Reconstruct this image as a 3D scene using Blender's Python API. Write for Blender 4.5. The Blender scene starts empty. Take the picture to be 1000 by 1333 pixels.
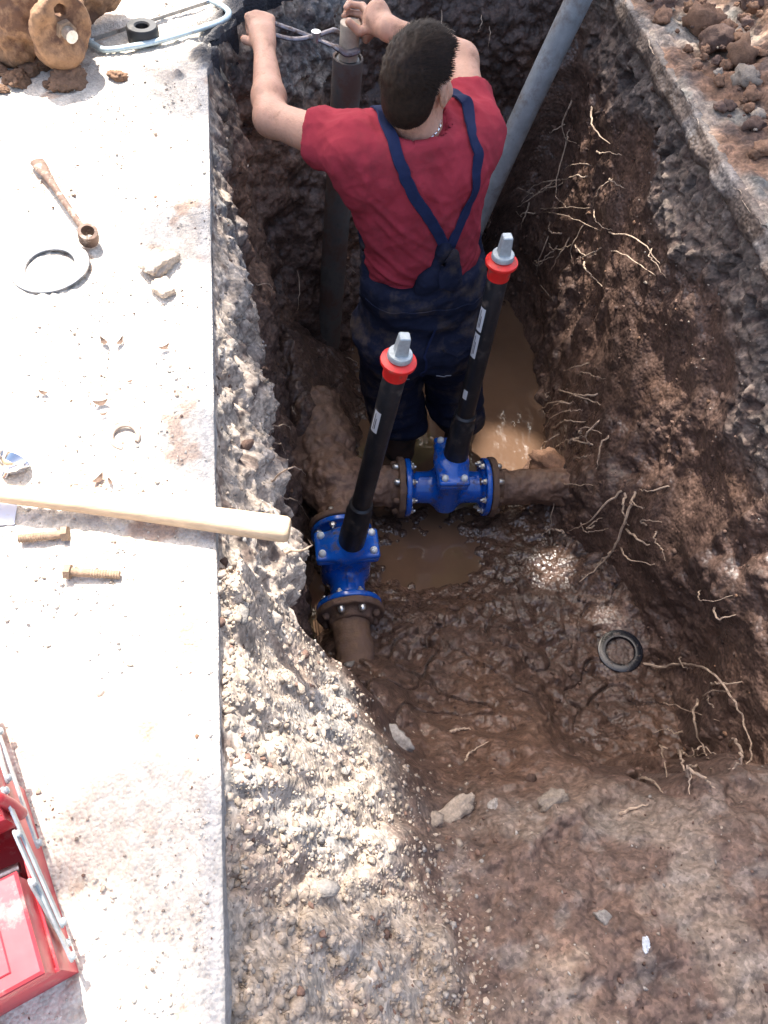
import bpy, math, random
import numpy as np
from mathutils import Vector, Matrix
from mathutils.bvhtree import BVHTree
random.seed(7); RNG = np.random.default_rng(7)
SC = bpy.context.scene
COL = SC.collection

# ------------------------------------------------------------------ camera
def unit(v):
    v = np.array(v, float); return v / np.linalg.norm(v)
FPX = 1001.0                                   # focal length for a 1000 x 1333 picture
zc = -unit((-90, -648, -1001)); yc = np.array((-248, 1581, -1001.0)); yc = unit(yc - zc * (yc @ zc)); xc = np.cross(yc, zc)
ROT = np.array([xc, yc, zc])
cam_data = bpy.data.cameras.new('camera'); cam = bpy.data.objects.new('camera', cam_data); COL.objects.link(cam)
cam_data.sensor_fit = 'VERTICAL'; cam_data.sensor_height = 36; cam_data.lens = FPX / 1333 * 36
cam_data.clip_start = 0.02; cam_data.clip_end = 500
M4 = Matrix(ROT.tolist()).to_4x4(); M4.translation = (0, 0, 1.15); cam.matrix_world = M4
SC.camera = cam

# ------------------------------------------------------------------ sky, sun, exposure
SUN = unit((-0.10, 0.47, 0.88))
W = bpy.data.worlds.new('World'); SC.world = W; W.use_nodes = True
nt = W.node_tree; bg = nt.nodes['Background']
sky = nt.nodes.new('ShaderNodeTexSky'); sky.sky_type = 'NISHITA'; sky.sun_disc = False
sky.sun_elevation = math.asin(SUN[2]); sky.sun_rotation = math.atan2(SUN[0], SUN[1])
sky.air_density = 1.0; sky.dust_density = 5.0; sky.ozone_density = 0.3
nt.links.new(sky.outputs[0], bg.inputs[0]); bg.inputs[1].default_value = 0.15
sl = bpy.data.lights.new('sun', 'SUN'); sl.energy = 4.2; sl.angle = math.radians(0.55); sl.color = (1, 0.95, 0.88)
so = bpy.data.objects.new('sun', sl); COL.objects.link(so)
so.rotation_euler = Vector(SUN).to_track_quat('Z', 'Y').to_euler(); so.location = (0, 6, 12)
SC.view_settings.view_transform = 'Standard'; SC.view_settings.look = 'None'
SC.view_settings.gamma = 1; SC.view_settings.use_curve_mapping = False
SC.view_settings.exposure = 1.70
SC.cycles.max_bounces = 8; SC.cycles.diffuse_bounces = 4; SC.cycles.use_denoising = True
try: SC.cycles.sampling_pattern = 'BLUE_NOISE'
except Exception: pass

# ------------------------------------------------------------------ noise
_perm = np.random.default_rng(3).permutation(256).astype(np.int32); _perm = np.concatenate([_perm, _perm, _perm])
_grad = np.array([(1,1,0),(-1,1,0),(1,-1,0),(-1,-1,0),(1,0,1),(-1,0,1),(1,0,-1),(-1,0,-1),(0,1,1),(0,-1,1),(0,1,-1),(0,-1,-1),(1,1,0),(-1,1,0),(0,-1,1),(0,-1,-1)], np.float32)
def perlin(p):
    p = np.asarray(p, np.float32); i = np.floor(p).astype(np.int32); f = p - i; i &= 255
    u = f * f * f * (f * (f * 6 - 15) + 10); out = 0
    for dx in (0, 1):
        a = _perm[i[:, 0] + dx]; wx = u[:, 0] if dx else 1 - u[:, 0]
        for dy in (0, 1):
            b = _perm[a + i[:, 1] + dy]; wy = wx * (u[:, 1] if dy else 1 - u[:, 1])
            for dz in (0, 1):
                g = _grad[_perm[b + i[:, 2] + dz] & 15]
                out = out + wy * (u[:, 2] if dz else 1 - u[:, 2]) * (g[:, 0] * (f[:, 0] - dx) + g[:, 1] * (f[:, 1] - dy) + g[:, 2] * (f[:, 2] - dz))
    return out
def fbm(p, freq, octs=4, gain=0.5, lac=2.1, off=0.0):
    p = np.asarray(p, np.float32) * freq + off; a = 1.0; s = 0
    for _ in range(octs):
        s = s + a * perlin(p); p = p * lac + 17.3; a *= gain
    return s
def ridge(p, freq, octs=3, off=0.0):
    p = np.asarray(p, np.float32) * freq + off; a = 1.0; s = 0
    for _ in range(octs):
        s = s + a * (1 - 2 * np.abs(perlin(p))); p = p * 2.1 + 9.1; a *= 0.5
    return s
def lumps(p, freq, off=0.0):                    # rounded cells: crumbs and clods, 0 in the joints, about 1 on top
    q = np.asarray(p, np.float32) * freq + off; i = np.floor(q).astype(np.int32); f = q - i
    d1 = np.full(len(q), 9.0, np.float32)
    for dx in (-1, 0, 1):
        for dy in (-1, 0, 1):
            for dz in (-1, 0, 1):
                h = _perm[(_perm[(_perm[(i[:, 0] + dx) & 255] + i[:, 1] + dy) & 255] + i[:, 2] + dz) & 255]
                v = np.stack([dx + _perm[h + 1] / 255.0, dy + _perm[h + 2] / 255.0, dz + _perm[h + 3] / 255.0], 1) - f
                d1 = np.minimum(d1, (v * v).sum(1))
    return np.clip(1 - d1 / 0.55, 0, 1)
def smooth(a, b, x):
    t = np.clip((x - a) / (b - a), 0, 1); return t * t * (3 - 2 * t)
def bump(x, c, w): return np.exp(-((x - c) / w) ** 2)

# ------------------------------------------------------------------ tagging and mesh helpers
def tag(o, label=None, cat=None, group=None, kind=None):
    if label: o['label'] = label
    if cat: o['category'] = cat
    if group: o['group'] = group
    if kind: o['kind'] = kind
    return o
def empty(name, loc=(0, 0, 0), label=None, cat=None, group=None):
    o = bpy.data.objects.new(name, None); COL.objects.link(o); o.location = loc; o.empty_display_size = 0.05
    return tag(o, label, cat, group)
def link(name, me, mat=None, parent=None, shade=True):
    o = bpy.data.objects.new(name, me); COL.objects.link(o)
    if mat: me.materials.append(mat)
    if shade and len(me.polygons): me.polygons.foreach_set('use_smooth', np.ones(len(me.polygons), bool))
    if parent is not None:
        o.parent = parent
        # children are modelled in world space: keep them there
        o.matrix_parent_inverse = Matrix.Translation(-world_loc(parent))
    return o
def world_loc(o):
    l = Vector(o.location)
    return l
def mesh_np(name, V, F, colr=None, extra=None):
    V = np.asarray(V, np.float32); me = bpy.data.meshes.new(name)
    if isinstance(F, np.ndarray):
        k = F.shape[1]; n = len(F)
        me.vertices.add(len(V)); me.vertices.foreach_set('co', V.ravel())
        me.loops.add(n * k); me.loops.foreach_set('vertex_index', F.ravel().astype(np.int32))
        me.polygons.add(n); me.polygons.foreach_set('loop_start', np.arange(0, n * k, k, dtype=np.int32))
        me.update(calc_edges=True)
    else:
        me.from_pydata(V.tolist(), [], F); me.update()
    if colr is not None:
        a = me.color_attributes.new('Col', 'FLOAT_COLOR', 'POINT'); c = np.ones((len(V), 4), np.float32); c[:, :3] = colr
        if extra is not None: c[:, 3] = extra
        a.data.foreach_set('color', c.ravel())
    return me
def grid_faces(nu, nv, flip=False):
    i = np.arange(nu * nv).reshape(nu, nv)
    q = np.stack([i[:-1, :-1], i[1:, :-1], i[1:, 1:], i[:-1, 1:]], -1).reshape(-1, 4)
    return q[:, ::-1].copy() if flip else q
class MB:                                        # collects simple solids into one mesh
    def __init__(s): s.v = []; s.f = []
    def add(s, V, F):
        b = len(s.v); s.v += [tuple(map(float, v)) for v in V]; s.f += [tuple(i + b for i in f) for f in F]; return s
    def ring_sweep(s, rings, cap=True, closed=False):
        n = len(rings[0]); V = [v for r in rings for v in r]; F = []
        m = len(rings)
        for i in range(m if closed else m - 1):
            a = i * n; b = ((i + 1) % m) * n
            for k in range(n): F.append((a + k, a + (k + 1) % n, b + (k + 1) % n, b + k))
        if cap and not closed: F += [tuple(range(n - 1, -1, -1)), tuple(range((m - 1) * n, m * n))]
        return s.add(V, F)
    def tube(s, pts, rad, n=12, cap=True, closed=False, flat=1.0):
        pts = [np.array(p, float) for p in pts]; m = len(pts)
        if np.isscalar(rad): rad = [rad] * m
        rings = []; up = None
        for i, p in enumerate(pts):
            if closed: t = unit(pts[(i + 1) % m] - pts[i - 1])
            else: t = unit(pts[min(i + 1, m - 1)] - pts[max(i - 1, 0)])
            if up is None:
                up = np.array((0, 0, 1.0)) if abs(t[2]) < 0.9 else np.array((0, 1.0, 0))
            up = unit(up - t * (up @ t)); sd = np.cross(t, up)
            rings.append([p + rad[i] * (math.cos(a) * sd + flat * math.sin(a) * up) for a in np.linspace(0, 2 * math.pi, n, endpoint=False)])
        return s.ring_sweep(rings, cap, closed)
    def lathe(s, prof, n=32, M=None, cap=True, closed=False):   # prof: (r, h) along local z
        rings = [[(r * math.cos(a), r * math.sin(a), h) for a in np.linspace(0, 2 * math.pi, n, endpoint=False)] for r, h in prof]
        if M is not None: rings = [[tuple(M @ Vector(v)) for v in r] for r in rings]
        return s.ring_sweep(rings, cap, closed)
    def box(s, lo, hi, M=None, bev=0.0):
        (x0, y0, z0), (x1, y1, z1) = lo, hi
        b = min(bev, (x1 - x0) / 2.01, (y1 - y0) / 2.01, (z1 - z0) / 2.01)
        def rect(z, i): return [(x0 + i, y0 + i, z), (x1 - i, y0 + i, z), (x1 - i, y1 - i, z), (x0 + i, y1 - i, z)]
        rings = [rect(z0, b), rect(z0 + b, 0), rect(z1 - b, 0), rect(z1, b)] if b > 0 else [rect(z0, 0), rect(z1, 0)]
        if M is not None: rings = [[tuple(M @ Vector(v)) for v in r] for r in rings]
        return s.ring_sweep(rings)
    def build(s, name, mat, parent=None, shade=True, sharp=40):
        me = bpy.data.meshes.new(name); me.from_pydata(s.v, [], s.f); me.update()
        o = link(name, me, mat, parent, shade)
        if shade: me.set_sharp_from_angle(angle=math.radians(sharp))
        return o
def frame(o, z, x=None):                         # matrix with local z along z
    z = unit(z); x = np.array((1.0, 0, 0)) if x is None else np.array(x, float)
    if abs(x @ z) > 0.98: x = np.array((0, 1.0, 0))
    x = unit(x - z * (x @ z)); y = np.cross(z, x)
    return Matrix(((x[0], y[0], z[0], o[0]), (x[1], y[1], z[1], o[1]), (x[2], y[2], z[2], o[2]), (0, 0, 0, 1)))
def curve(pts, n=8):                             # Catmull-Rom
    p = [np.array(q, float) for q in pts]; p = [2 * p[0] - p[1]] + p + [2 * p[-1] - p[-2]]; out = []
    for i in range(1, len(p) - 2):
        for t in np.linspace(0, 1, n, endpoint=False):
            a, b, c, d = p[i - 1:i + 3]
            out.append(0.5 * ((2 * b) + (c - a) * t + (2 * a - 5 * b + 4 * c - d) * t * t + (3 * b - a - 3 * c + d) * t ** 3))
    return out + [p[-2]]

# ------------------------------------------------------------------ distance fields -> surfaces
class SDF:
    def __init__(s, lo, hi, h):
        s.o = np.array(lo, float); s.h = h; s.n = np.ceil((np.array(hi) - s.o) / h).astype(int) + 1
        s.f = np.full(tuple(s.n), 0.5, np.float32)
    def sub(s, lo, hi):
        a = np.clip(np.floor((np.array(lo) - s.o) / s.h).astype(int), 0, s.n - 1); b = np.clip(np.ceil((np.array(hi) - s.o) / s.h).astype(int) + 1, a + 1, s.n)
        g = [s.o[k] + s.h * np.arange(a[k], b[k], dtype=np.float32) for k in range(3)]
        X = np.meshgrid(*g, indexing='ij', sparse=True)
        return (slice(a[0], b[0]), slice(a[1], b[1]), slice(a[2], b[2])), X
    def put(s, sl, d, k, op='add'):
        a = s.f[sl]
        if op == 'cut': s.f[sl] = np.maximum(a, -d); return
        if k <= 0: s.f[sl] = np.minimum(a, d)
        else:
            h = np.clip(k - np.abs(a - d), 0, None) / k; s.f[sl] = np.minimum(a, d) - h * h * k * 0.25
    def cone(s, a, b, ra, rb, k=0.02, op='add'):
        a = np.array(a, float); b = np.array(b, float); m = max(ra, rb) + k + 0.02
        sl, (X, Y, Z) = s.sub(np.minimum(a, b) - m, np.maximum(a, b) + m); ab = b - a; L = max(ab @ ab, 1e-9)
        t = np.clip(((X - a[0]) * ab[0] + (Y - a[1]) * ab[1] + (Z - a[2]) * ab[2]) / L, 0, 1)
        d = np.sqrt((X - a[0] - t * ab[0]) ** 2 + (Y - a[1] - t * ab[1]) ** 2 + (Z - a[2] - t * ab[2]) ** 2) - (ra + (rb - ra) * t)
        s.put(sl, d.astype(np.float32), k, op); return s
    def local(s, c, A, r, k):
        c = np.array(c, float); m = max(r) + k + 0.02
        sl, (X, Y, Z) = s.sub(c - m, c + m); A = np.eye(3) if A is None else np.array(A, float)   # rows of A: local axes
        q = [A[i][0] * (X - c[0]) + A[i][1] * (Y - c[1]) + A[i][2] * (Z - c[2]) for i in range(3)]
        return sl, q
    def ell(s, c, r, A=None, k=0.02, op='add'):
        sl, q = s.local(c, A, r, k); n = np.sqrt(sum((q[i] / r[i]) ** 2 for i in range(3))); n2 = np.sqrt(sum((q[i] / r[i] ** 2) ** 2 for i in range(3))) + 1e-6
        s.put(sl, (n * (n - 1) / n2).astype(np.float32), k, op); return s
    def rbox(s, c, r, rnd=0.01, A=None, k=0.01, op='add'):
        sl, q = s.local(c, A, [x * 1.8 for x in r], k); e = [np.abs(q[i]) - (r[i] - rnd) for i in range(3)]
        d = np.sqrt(sum(np.maximum(x, 0) ** 2 for x in e)) + np.minimum(np.maximum(np.maximum(e[0], e[1]), e[2]), 0) - rnd
        s.put(sl, d.astype(np.float32), k, op); return s
    def disc(s, c, ax, R, hh, rnd=0.004, k=0.006, op='add'):
        ax = unit(ax); sl, q = s.local(c, None, (R + hh,) * 3, k)
        t = q[0] * ax[0] + q[1] * ax[1] + q[2] * ax[2]; rr = np.sqrt(np.maximum(q[0] ** 2 + q[1] ** 2 + q[2] ** 2 - t * t, 0))
        a = rr - (R - rnd); b = np.abs(t) - (hh - rnd)
        d = np.sqrt(np.maximum(a, 0) ** 2 + np.maximum(b, 0) ** 2) + np.minimum(np.maximum(a, b), 0) - rnd
        s.put(sl, d.astype(np.float32), k, op); return s
    def coords(s):
        return np.meshgrid(*[s.o[k] + s.h * np.arange(s.n[k], dtype=np.float32) for k in range(3)], indexing='ij', sparse=True)
    def mesh(s):
        f = s.f; n = f.shape; ins = f < 0
        c = np.zeros(tuple(np.array(n) - 1), np.int8)
        for dx in (0, 1):
            for dy in (0, 1):
                for dz in (0, 1): c += ins[dx:n[0] - 1 + dx, dy:n[1] - 1 + dy, dz:n[2] - 1 + dz]
        act = (c > 0) & (c < 8); idx = np.full(act.shape, -1, np.int64); cells = np.argwhere(act); idx[act] = np.arange(len(cells))
        acc = np.zeros((len(cells), 3)); cnt = np.zeros(len(cells)); cx, cy, cz = cells.T
        E = []
        for ax in range(3):
            for a in (0, 1):
                for b in (0, 1):
                    o0 = [0, 0, 0]; o0[(ax + 1) % 3] = a; o0[(ax + 2) % 3] = b; o1 = list(o0); o1[ax] = 1; E.append((o0, o1, ax))
        for o0, o1, ax in E:
            f0 = f[cx + o0[0], cy + o0[1], cz + o0[2]]; f1 = f[cx + o1[0], cy + o1[1], cz + o1[2]]; m = (f0 < 0) != (f1 < 0)
            t = f0[m] / (f0[m] - f1[m]); p = np.tile(np.array(o0, float), (m.sum(), 1)); p[:, ax] = t
            acc[m] += p; cnt[m] += 1
        V = s.o + s.h * (cells + acc / cnt[:, None])
        Q = []
        for ax in range(3):
            u, v = (ax + 1) % 3, (ax + 2) % 3
            sl0 = [slice(1, -1)] * 3; sl1 = [slice(1, -1)] * 3; sl0[ax] = slice(0, -1); sl1[ax] = slice(1, None)
            a = ins[tuple(sl0)]; b = ins[tuple(sl1)]; e = np.argwhere(a != b); e[:, u] += 1; e[:, v] += 1
            st = a[a != b]
            def cell(du, dv):
                q = e.copy(); q[:, u] += du; q[:, v] += dv; return idx[q[:, 0], q[:, 1], q[:, 2]]
            q = np.stack([cell(-1, -1), cell(0, -1), cell(0, 0), cell(-1, 0)], 1)
            q[~st] = q[~st][:, ::-1]; Q.append(q)
        return V, np.concatenate(Q)
def lap(V, F, it=2, w=0.5):                      # Laplacian smoothing of a quad mesh
    for _ in range(it):
        acc = np.zeros_like(V); n = np.zeros(len(V))
        for a, b in ((0, 1), (1, 2), (2, 3), (3, 0)):
            np.add.at(acc, F[:, a], V[F[:, b]]); np.add.at(acc, F[:, b], V[F[:, a]])
            np.add.at(n, F[:, a], 1); np.add.at(n, F[:, b], 1)
        V = V + w * (acc / np.maximum(n, 1)[:, None] - V)
    return V
def vnormals(V, F):
    a = np.cross(V[F[:, 2]] - V[F[:, 0]], V[F[:, 3]] - V[F[:, 1]]); N = np.zeros_like(V)
    for k in range(4): np.add.at(N, F[:, k], a)
    return N / np.maximum(np.linalg.norm(N, axis=1), 1e-9)[:, None]

# ------------------------------------------------------------------ materials
MATS = {}
def mat(name, base, rough=0.6, metal=0.0, var=0.25, vscale=20.0, bumpk=0.0, bscale=120.0, dirt=None, dirt_amt=0.0, dscale=9.0, spec=0.5, coat=0.0, attr=False, sub=0.0, aniso=None):
    m = bpy.data.materials.new(name); m.use_nodes = True; t = m.node_tree; N = t.nodes; L = t.links; p = N['Principled BSDF']
    tc = N.new('ShaderNodeTexCoord'); src = tc.outputs['Object']
    if aniso:
        mp = N.new('ShaderNodeMapping'); mp.inputs['Scale'].default_value = aniso; L.new(src, mp.inputs[0]); src = mp.outputs[0]
    no = N.new('ShaderNodeTexNoise'); no.inputs['Scale'].default_value = vscale; no.inputs['Detail'].default_value = 6; no.inputs['Roughness'].default_value = 0.65; L.new(src, no.inputs['Vector'])
    mr = N.new('ShaderNodeMapRange'); mr.inputs[1].default_value = 0.3; mr.inputs[2].default_value = 0.7; mr.inputs[3].default_value = 1 - var; mr.inputs[4].default_value = 1 + var; L.new(no.outputs['Fac'], mr.inputs[0])
    mx = N.new('ShaderNodeMix'); mx.data_type = 'RGBA'; mx.blend_type = 'MULTIPLY'; mx.inputs[0].default_value = 1
    if attr:
        at = N.new('ShaderNodeVertexColor'); at.layer_name = 'Col'; L.new(at.outputs['Color'], mx.inputs[6])
    else: mx.inputs[6].default_value = (*base, 1)
    cb = N.new('ShaderNodeCombineColor'); [L.new(mr.outputs[0], cb.inputs[i]) for i in range(3)]; L.new(cb.outputs[0], mx.inputs[7])
    out = mx.outputs[2]
    rsrc = None
    if dirt is not None:
        n2 = N.new('ShaderNodeTexNoise'); n2.inputs['Scale'].default_value = dscale; n2.inputs['Detail'].default_value = 8; n2.inputs['Roughness'].default_value = 0.7; L.new(tc.outputs['Object'], n2.inputs['Vector'])
        r2 = N.new('ShaderNodeMapRange'); r2.inputs[1].default_value = 0.62 - 0.35 * dirt_amt; r2.inputs[2].default_value = 0.75 - 0.3 * dirt_amt; L.new(n2.outputs['Fac'], r2.inputs[0])
        m2 = N.new('ShaderNodeMix'); m2.data_type = 'RGBA'; L.new(r2.outputs[0], m2.inputs[0]); L.new(out, m2.inputs[6]); m2.inputs[7].default_value = (*dirt, 1); out = m2.outputs[2]
        rr = N.new('ShaderNodeMapRange'); rr.inputs[3].default_value = rough; rr.inputs[4].default_value = 0.85; L.new(r2.outputs[0], rr.inputs[0]); rsrc = rr.outputs[0]
    L.new(out, p.inputs['Base Color']); p.inputs['Roughness'].default_value = rough; p.inputs['Metallic'].default_value = metal
    if attr:
        L.new(at.outputs['Alpha'], p.inputs['Roughness'])
    elif rsrc is not None: L.new(rsrc, p.inputs['Roughness'])
    p.inputs['Specular IOR Level'].default_value = spec
    if coat: p.inputs['Coat Weight'].default_value = coat; p.inputs['Coat Roughness'].default_value = 0.08
    if sub: p.inputs['Subsurface Weight'].default_value = sub; p.inputs['Subsurface Radius'].default_value = (0.02, 0.008, 0.004); p.inputs['Subsurface Scale'].default_value = 0.3
    if bumpk:
        nb = N.new('ShaderNodeTexNoise'); nb.inputs['Scale'].default_value = bscale; nb.inputs['Detail'].default_value = 3; nb.inputs['Roughness'].default_value = 0.45; L.new(src, nb.inputs['Vector'])
        bp = N.new('ShaderNodeBump'); bp.inputs['Strength'].default_value = 1.0; bp.inputs['Distance'].default_value = bumpk; L.new(nb.outputs['Fac'], bp.inputs['Height'])
        L.new(bp.outputs[0], p.inputs['Normal'])
    MATS[name] = m; return m
def add_crumb_bump(m, vscale, dist):             # a second bump of small cells under the noise bump
    t = m.node_tree; N = t.nodes; L = t.links; p = N['Principled BSDF']; tc = [n for n in N if n.type == 'TEX_COORD'][0]
    v = N.new('ShaderNodeTexVoronoi'); v.inputs['Scale'].default_value = vscale; L.new(tc.outputs['Object'], v.inputs['Vector'])
    b = N.new('ShaderNodeBump'); b.invert = True; b.inputs['Distance'].default_value = dist; L.new(v.outputs['Distance'], b.inputs['Height'])
    old = [n for n in N if n.type == 'BUMP' and n != b][0]; L.new(b.outputs[0], old.inputs['Normal'])

MUD = np.array((0.102, 0.063, 0.048)); MUDD = np.array((0.062, 0.039, 0.031)); CLAY = np.array((0.21, 0.118, 0.073)); OCHRE = np.array((0.30, 0.17, 0.09))
GRAV = np.array((0.36, 0.295, 0.235)); STONE = np.array((0.275, 0.25, 0.225)); TAR = np.array((0.03, 0.03, 0.034)); DUST = np.array((0.585, 0.53, 0.455))
def add_speckle(m, scale, lo, hi):               # every grain its own tone
    t = m.node_tree; N = t.nodes; L = t.links; p = N['Principled BSDF']; tc = [n for n in N if n.type == 'TEX_COORD'][0]
    old = p.inputs['Base Color'].links[0].from_socket
    v = N.new('ShaderNodeTexVoronoi'); v.inputs['Scale'].default_value = scale; L.new(tc.outputs['Object'], v.inputs['Vector'])
    r = N.new('ShaderNodeMapRange'); r.inputs[3].default_value = lo; r.inputs[4].default_value = hi
    sp = N.new('ShaderNodeSeparateColor'); L.new(v.outputs['Color'], sp.inputs[0]); L.new(sp.outputs[0], r.inputs[0])
    c = N.new('ShaderNodeCombineColor'); [L.new(r.outputs[0], c.inputs[i]) for i in range(3)]
    mx = N.new('ShaderNodeMix'); mx.data_type = 'RGBA'; mx.blend_type = 'MULTIPLY'; mx.inputs[0].default_value = 1; L.new(old, mx.inputs[6]); L.new(c.outputs[0], mx.inputs[7]); L.new(mx.outputs[2], p.inputs['Base Color'])
m_soil = mat('soil', (1, 1, 1), var=0.42, vscale=48, bumpk=0.0018, bscale=70, attr=True, spec=0.45); add_crumb_bump(m_soil, 85, 0.0026); add_speckle(m_soil, 140, 0.70, 1.30); add_speckle(m_soil, 50, 0.88, 1.12)
m_slab = mat('dusty_concrete', (1, 1, 1), var=0.18, vscale=70, bumpk=0.0028, bscale=80, attr=True, spec=0.2); add_crumb_bump(m_slab, 170, 0.0022); add_speckle(m_slab, 260, 0.85, 1.12)
m_stone = mat('stone', (1, 1, 1), var=0.3, vscale=160, bumpk=0.002, bscale=260, attr=True, spec=0.3)
m_muddy = mat('caked_mud', (0.15, 0.088, 0.060), rough=0.6, var=0.4, vscale=30, bumpk=0.004, bscale=80)
m_rust = mat('rusty_iron', (0.13, 0.075, 0.045), rough=0.7, var=0.4, vscale=45, bumpk=0.002, bscale=150, dirt=tuple(MUD * 1.2), dirt_amt=0.6, dscale=22)
m_ochre = mat('ochre_clay_crust', tuple(OCHRE * 1.1), rough=0.8, var=0.35, vscale=26, bumpk=0.004, bscale=70, dirt=(0.12, 0.06, 0.035), dirt_amt=0.5, dscale=14)
m_blue = mat('blue_enamel', (0.004, 0.092, 0.46), rough=0.22, var=0.1, vscale=30, bumpk=0.0004, bscale=180, dirt=(0.085, 0.058, 0.05), dirt_amt=0.24, dscale=26, coat=0.3)
m_zinc = mat('zinc_bolt', (0.62, 0.62, 0.60), rough=0.32, metal=0.85, var=0.2, vscale=90)
m_capw = mat('bolt_cap_wax', (0.62, 0.66, 0.68), rough=0.45, var=0.15, vscale=90)
m_black = mat('black_plastic', (0.012, 0.013, 0.016), rough=0.38, var=0.3, vscale=40, dirt=(0.07, 0.055, 0.045), dirt_amt=0.22, dscale=28, bumpk=0.0003, bscale=90)
m_red = mat('red_plastic', (0.70, 0.022, 0.018), rough=0.42, var=0.1, vscale=40, dirt=(0.30, 0.10, 0.07), dirt_amt=0.2, dscale=30)
m_galv = mat('galvanised_iron', (0.40, 0.44, 0.45), rough=0.42, metal=0.35, var=0.2, vscale=70, bumpk=0.0005, bscale=300)
m_steel = mat('worn_steel', (0.42, 0.42, 0.42), rough=0.4, metal=0.8, var=0.25, vscale=60, dirt=(0.2, 0.13, 0.09), dirt_amt=0.25, dscale=30)
m_label = mat('white_sticker', (0.62, 0.64, 0.66), rough=0.45, var=0.05)
m_print = mat('grey_print', (0.10, 0.10, 0.12), rough=0.5, var=0.1)
m_gpipe = mat('weathered_grey_pipe', (0.115, 0.108, 0.098), rough=0.75, var=0.35, vscale=18, bumpk=0.002, bscale=60, dirt=tuple(MUD * 1.1), dirt_amt=0.55, dscale=9)
m_lpipe = mat('grey_plastic_pipe', (0.20, 0.215, 0.225), rough=0.5, var=0.25, vscale=16, dirt=(0.12, 0.10, 0.09), dirt_amt=0.35, dscale=9, bumpk=0.0006, bscale=90)
m_cream = mat('cream_rod', (0.40, 0.33, 0.25), rough=0.6, var=0.25, vscale=30, dirt=tuple(MUD * 2), dirt_amt=0.3)
m_skin = mat('skin', (0.50, 0.275, 0.185), rough=0.5, var=0.16, vscale=26, bumpk=0.0009, bscale=240, dirt=(0.27, 0.145, 0.095), dirt_amt=0.30, dscale=13, sub=0.2)
m_shirt = mat('red_cotton', (0.31, 0.034, 0.050), rough=0.9, var=0.16, vscale=12, bumpk=0.0012, bscale=70, dirt=(0.22, 0.030, 0.040), dirt_amt=0.35, dscale=5, spec=0.12)
m_navy = mat('navy_workwear', (0.012, 0.0155, 0.034), rough=0.9, var=0.3, vscale=14, bumpk=0.002, bscale=50, dirt=(0.065, 0.05, 0.042), dirt_amt=0.35, dscale=7, spec=0.15)
m_strap = mat('navy_strap', (0.014, 0.021, 0.060), rough=0.85, var=0.15, vscale=60, spec=0.15)
m_stitch = mat('pale_stitching', (0.22, 0.23, 0.27), rough=0.9)
m_hair = mat('dark_brown_hair', (0.017, 0.0092, 0.0058), rough=0.6, var=0.6, vscale=120, spec=0.18)
m_boot = mat('muddy_rubber_boot', (0.02, 0.02, 0.02), rough=0.5, var=0.3, dirt=tuple(MUD), dirt_amt=0.6, dscale=16)
m_silver = mat('silver_chain', (0.85, 0.83, 0.8), rough=0.18, metal=1.0, var=0.1)
m_wood = mat('pale_ash_wood', (0.56, 0.41, 0.26), rough=0.55, var=0.18, vscale=9, aniso=(1.2, 14, 14), bumpk=0.0006, bscale=40)
m_tbred = mat('scratched_red_paint', (0.44, 0.033, 0.045), rough=0.42, var=0.15, vscale=15, dirt=(0.46, 0.25, 0.22), dirt_amt=0.30, dscale=16, bumpk=0.0006, bscale=30, coat=0.1)
m_rubber = mat('black_rubber', (0.015, 0.016, 0.018), rough=0.5, var=0.2, dirt=(0.12, 0.11, 0.10), dirt_amt=0.15, dscale=40)
m_frame = mat('pale_blue_paint', (0.42, 0.52, 0.55), rough=0.35, metal=0.2, var=0.15, vscale=40, dirt=(0.4, 0.36, 0.32), dirt_amt=0.2, dscale=35)
m_root = mat('pale_root', (0.40, 0.30, 0.22), rough=0.8, var=0.45, vscale=35, dirt=tuple(MUD * 1.3), dirt_amt=0.28, dscale=30)
m_rustbolt = mat('ochre_rust', (0.27, 0.185, 0.12), rough=0.8, var=0.35, vscale=90, bumpk=0.001, bscale=300)
m_glossblk = mat('wet_black_rubber', (0.012, 0.013, 0.018), rough=0.16, var=0.2, dirt=tuple(MUD), dirt_amt=0.15, dscale=45)
m_pliers = mat('dark_worn_steel', (0.20, 0.185, 0.20), rough=0.38, metal=0.6, var=0.3, vscale=70, dirt=(0.10, 0.07, 0.055), dirt_amt=0.35, dscale=40)
m_spanner = mat('brown_rusted_steel', (0.13, 0.078, 0.055), rough=0.7, metal=0.1, var=0.4, vscale=60, dirt=(0.45, 0.36, 0.28), dirt_amt=0.3, dscale=45)
m_dustmetal = mat('dust_covered_metal', (0.42, 0.33, 0.26), rough=0.85, var=0.2, vscale=90)
m_flat = mat('dull_grey_steel', (0.10, 0.11, 0.125), rough=0.5, metal=0.2, var=0.2, vscale=30, dirt=(0.5, 0.44, 0.38), dirt_amt=0.42, dscale=14)
m_chrome = mat('chrome', (0.6, 0.6, 0.62), rough=0.12, metal=1.0, var=0.1)
m_paper = mat('paper', (0.62, 0.64, 0.72), rough=0.7, var=0.05)
m_leaf = mat('leaf', (0.06, 0.11, 0.03), rough=0.55, var=0.3, vscale=3)
m_bark = mat('bark', (0.10, 0.075, 0.055), rough=0.9, var=0.4, vscale=14, bumpk=0.02, bscale=25)
m_water = mat('muddy_water', (0.118, 0.070, 0.044), rough=0.035, var=0.12, vscale=4, bumpk=0.0012, bscale=10, spec=0.5)

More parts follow.
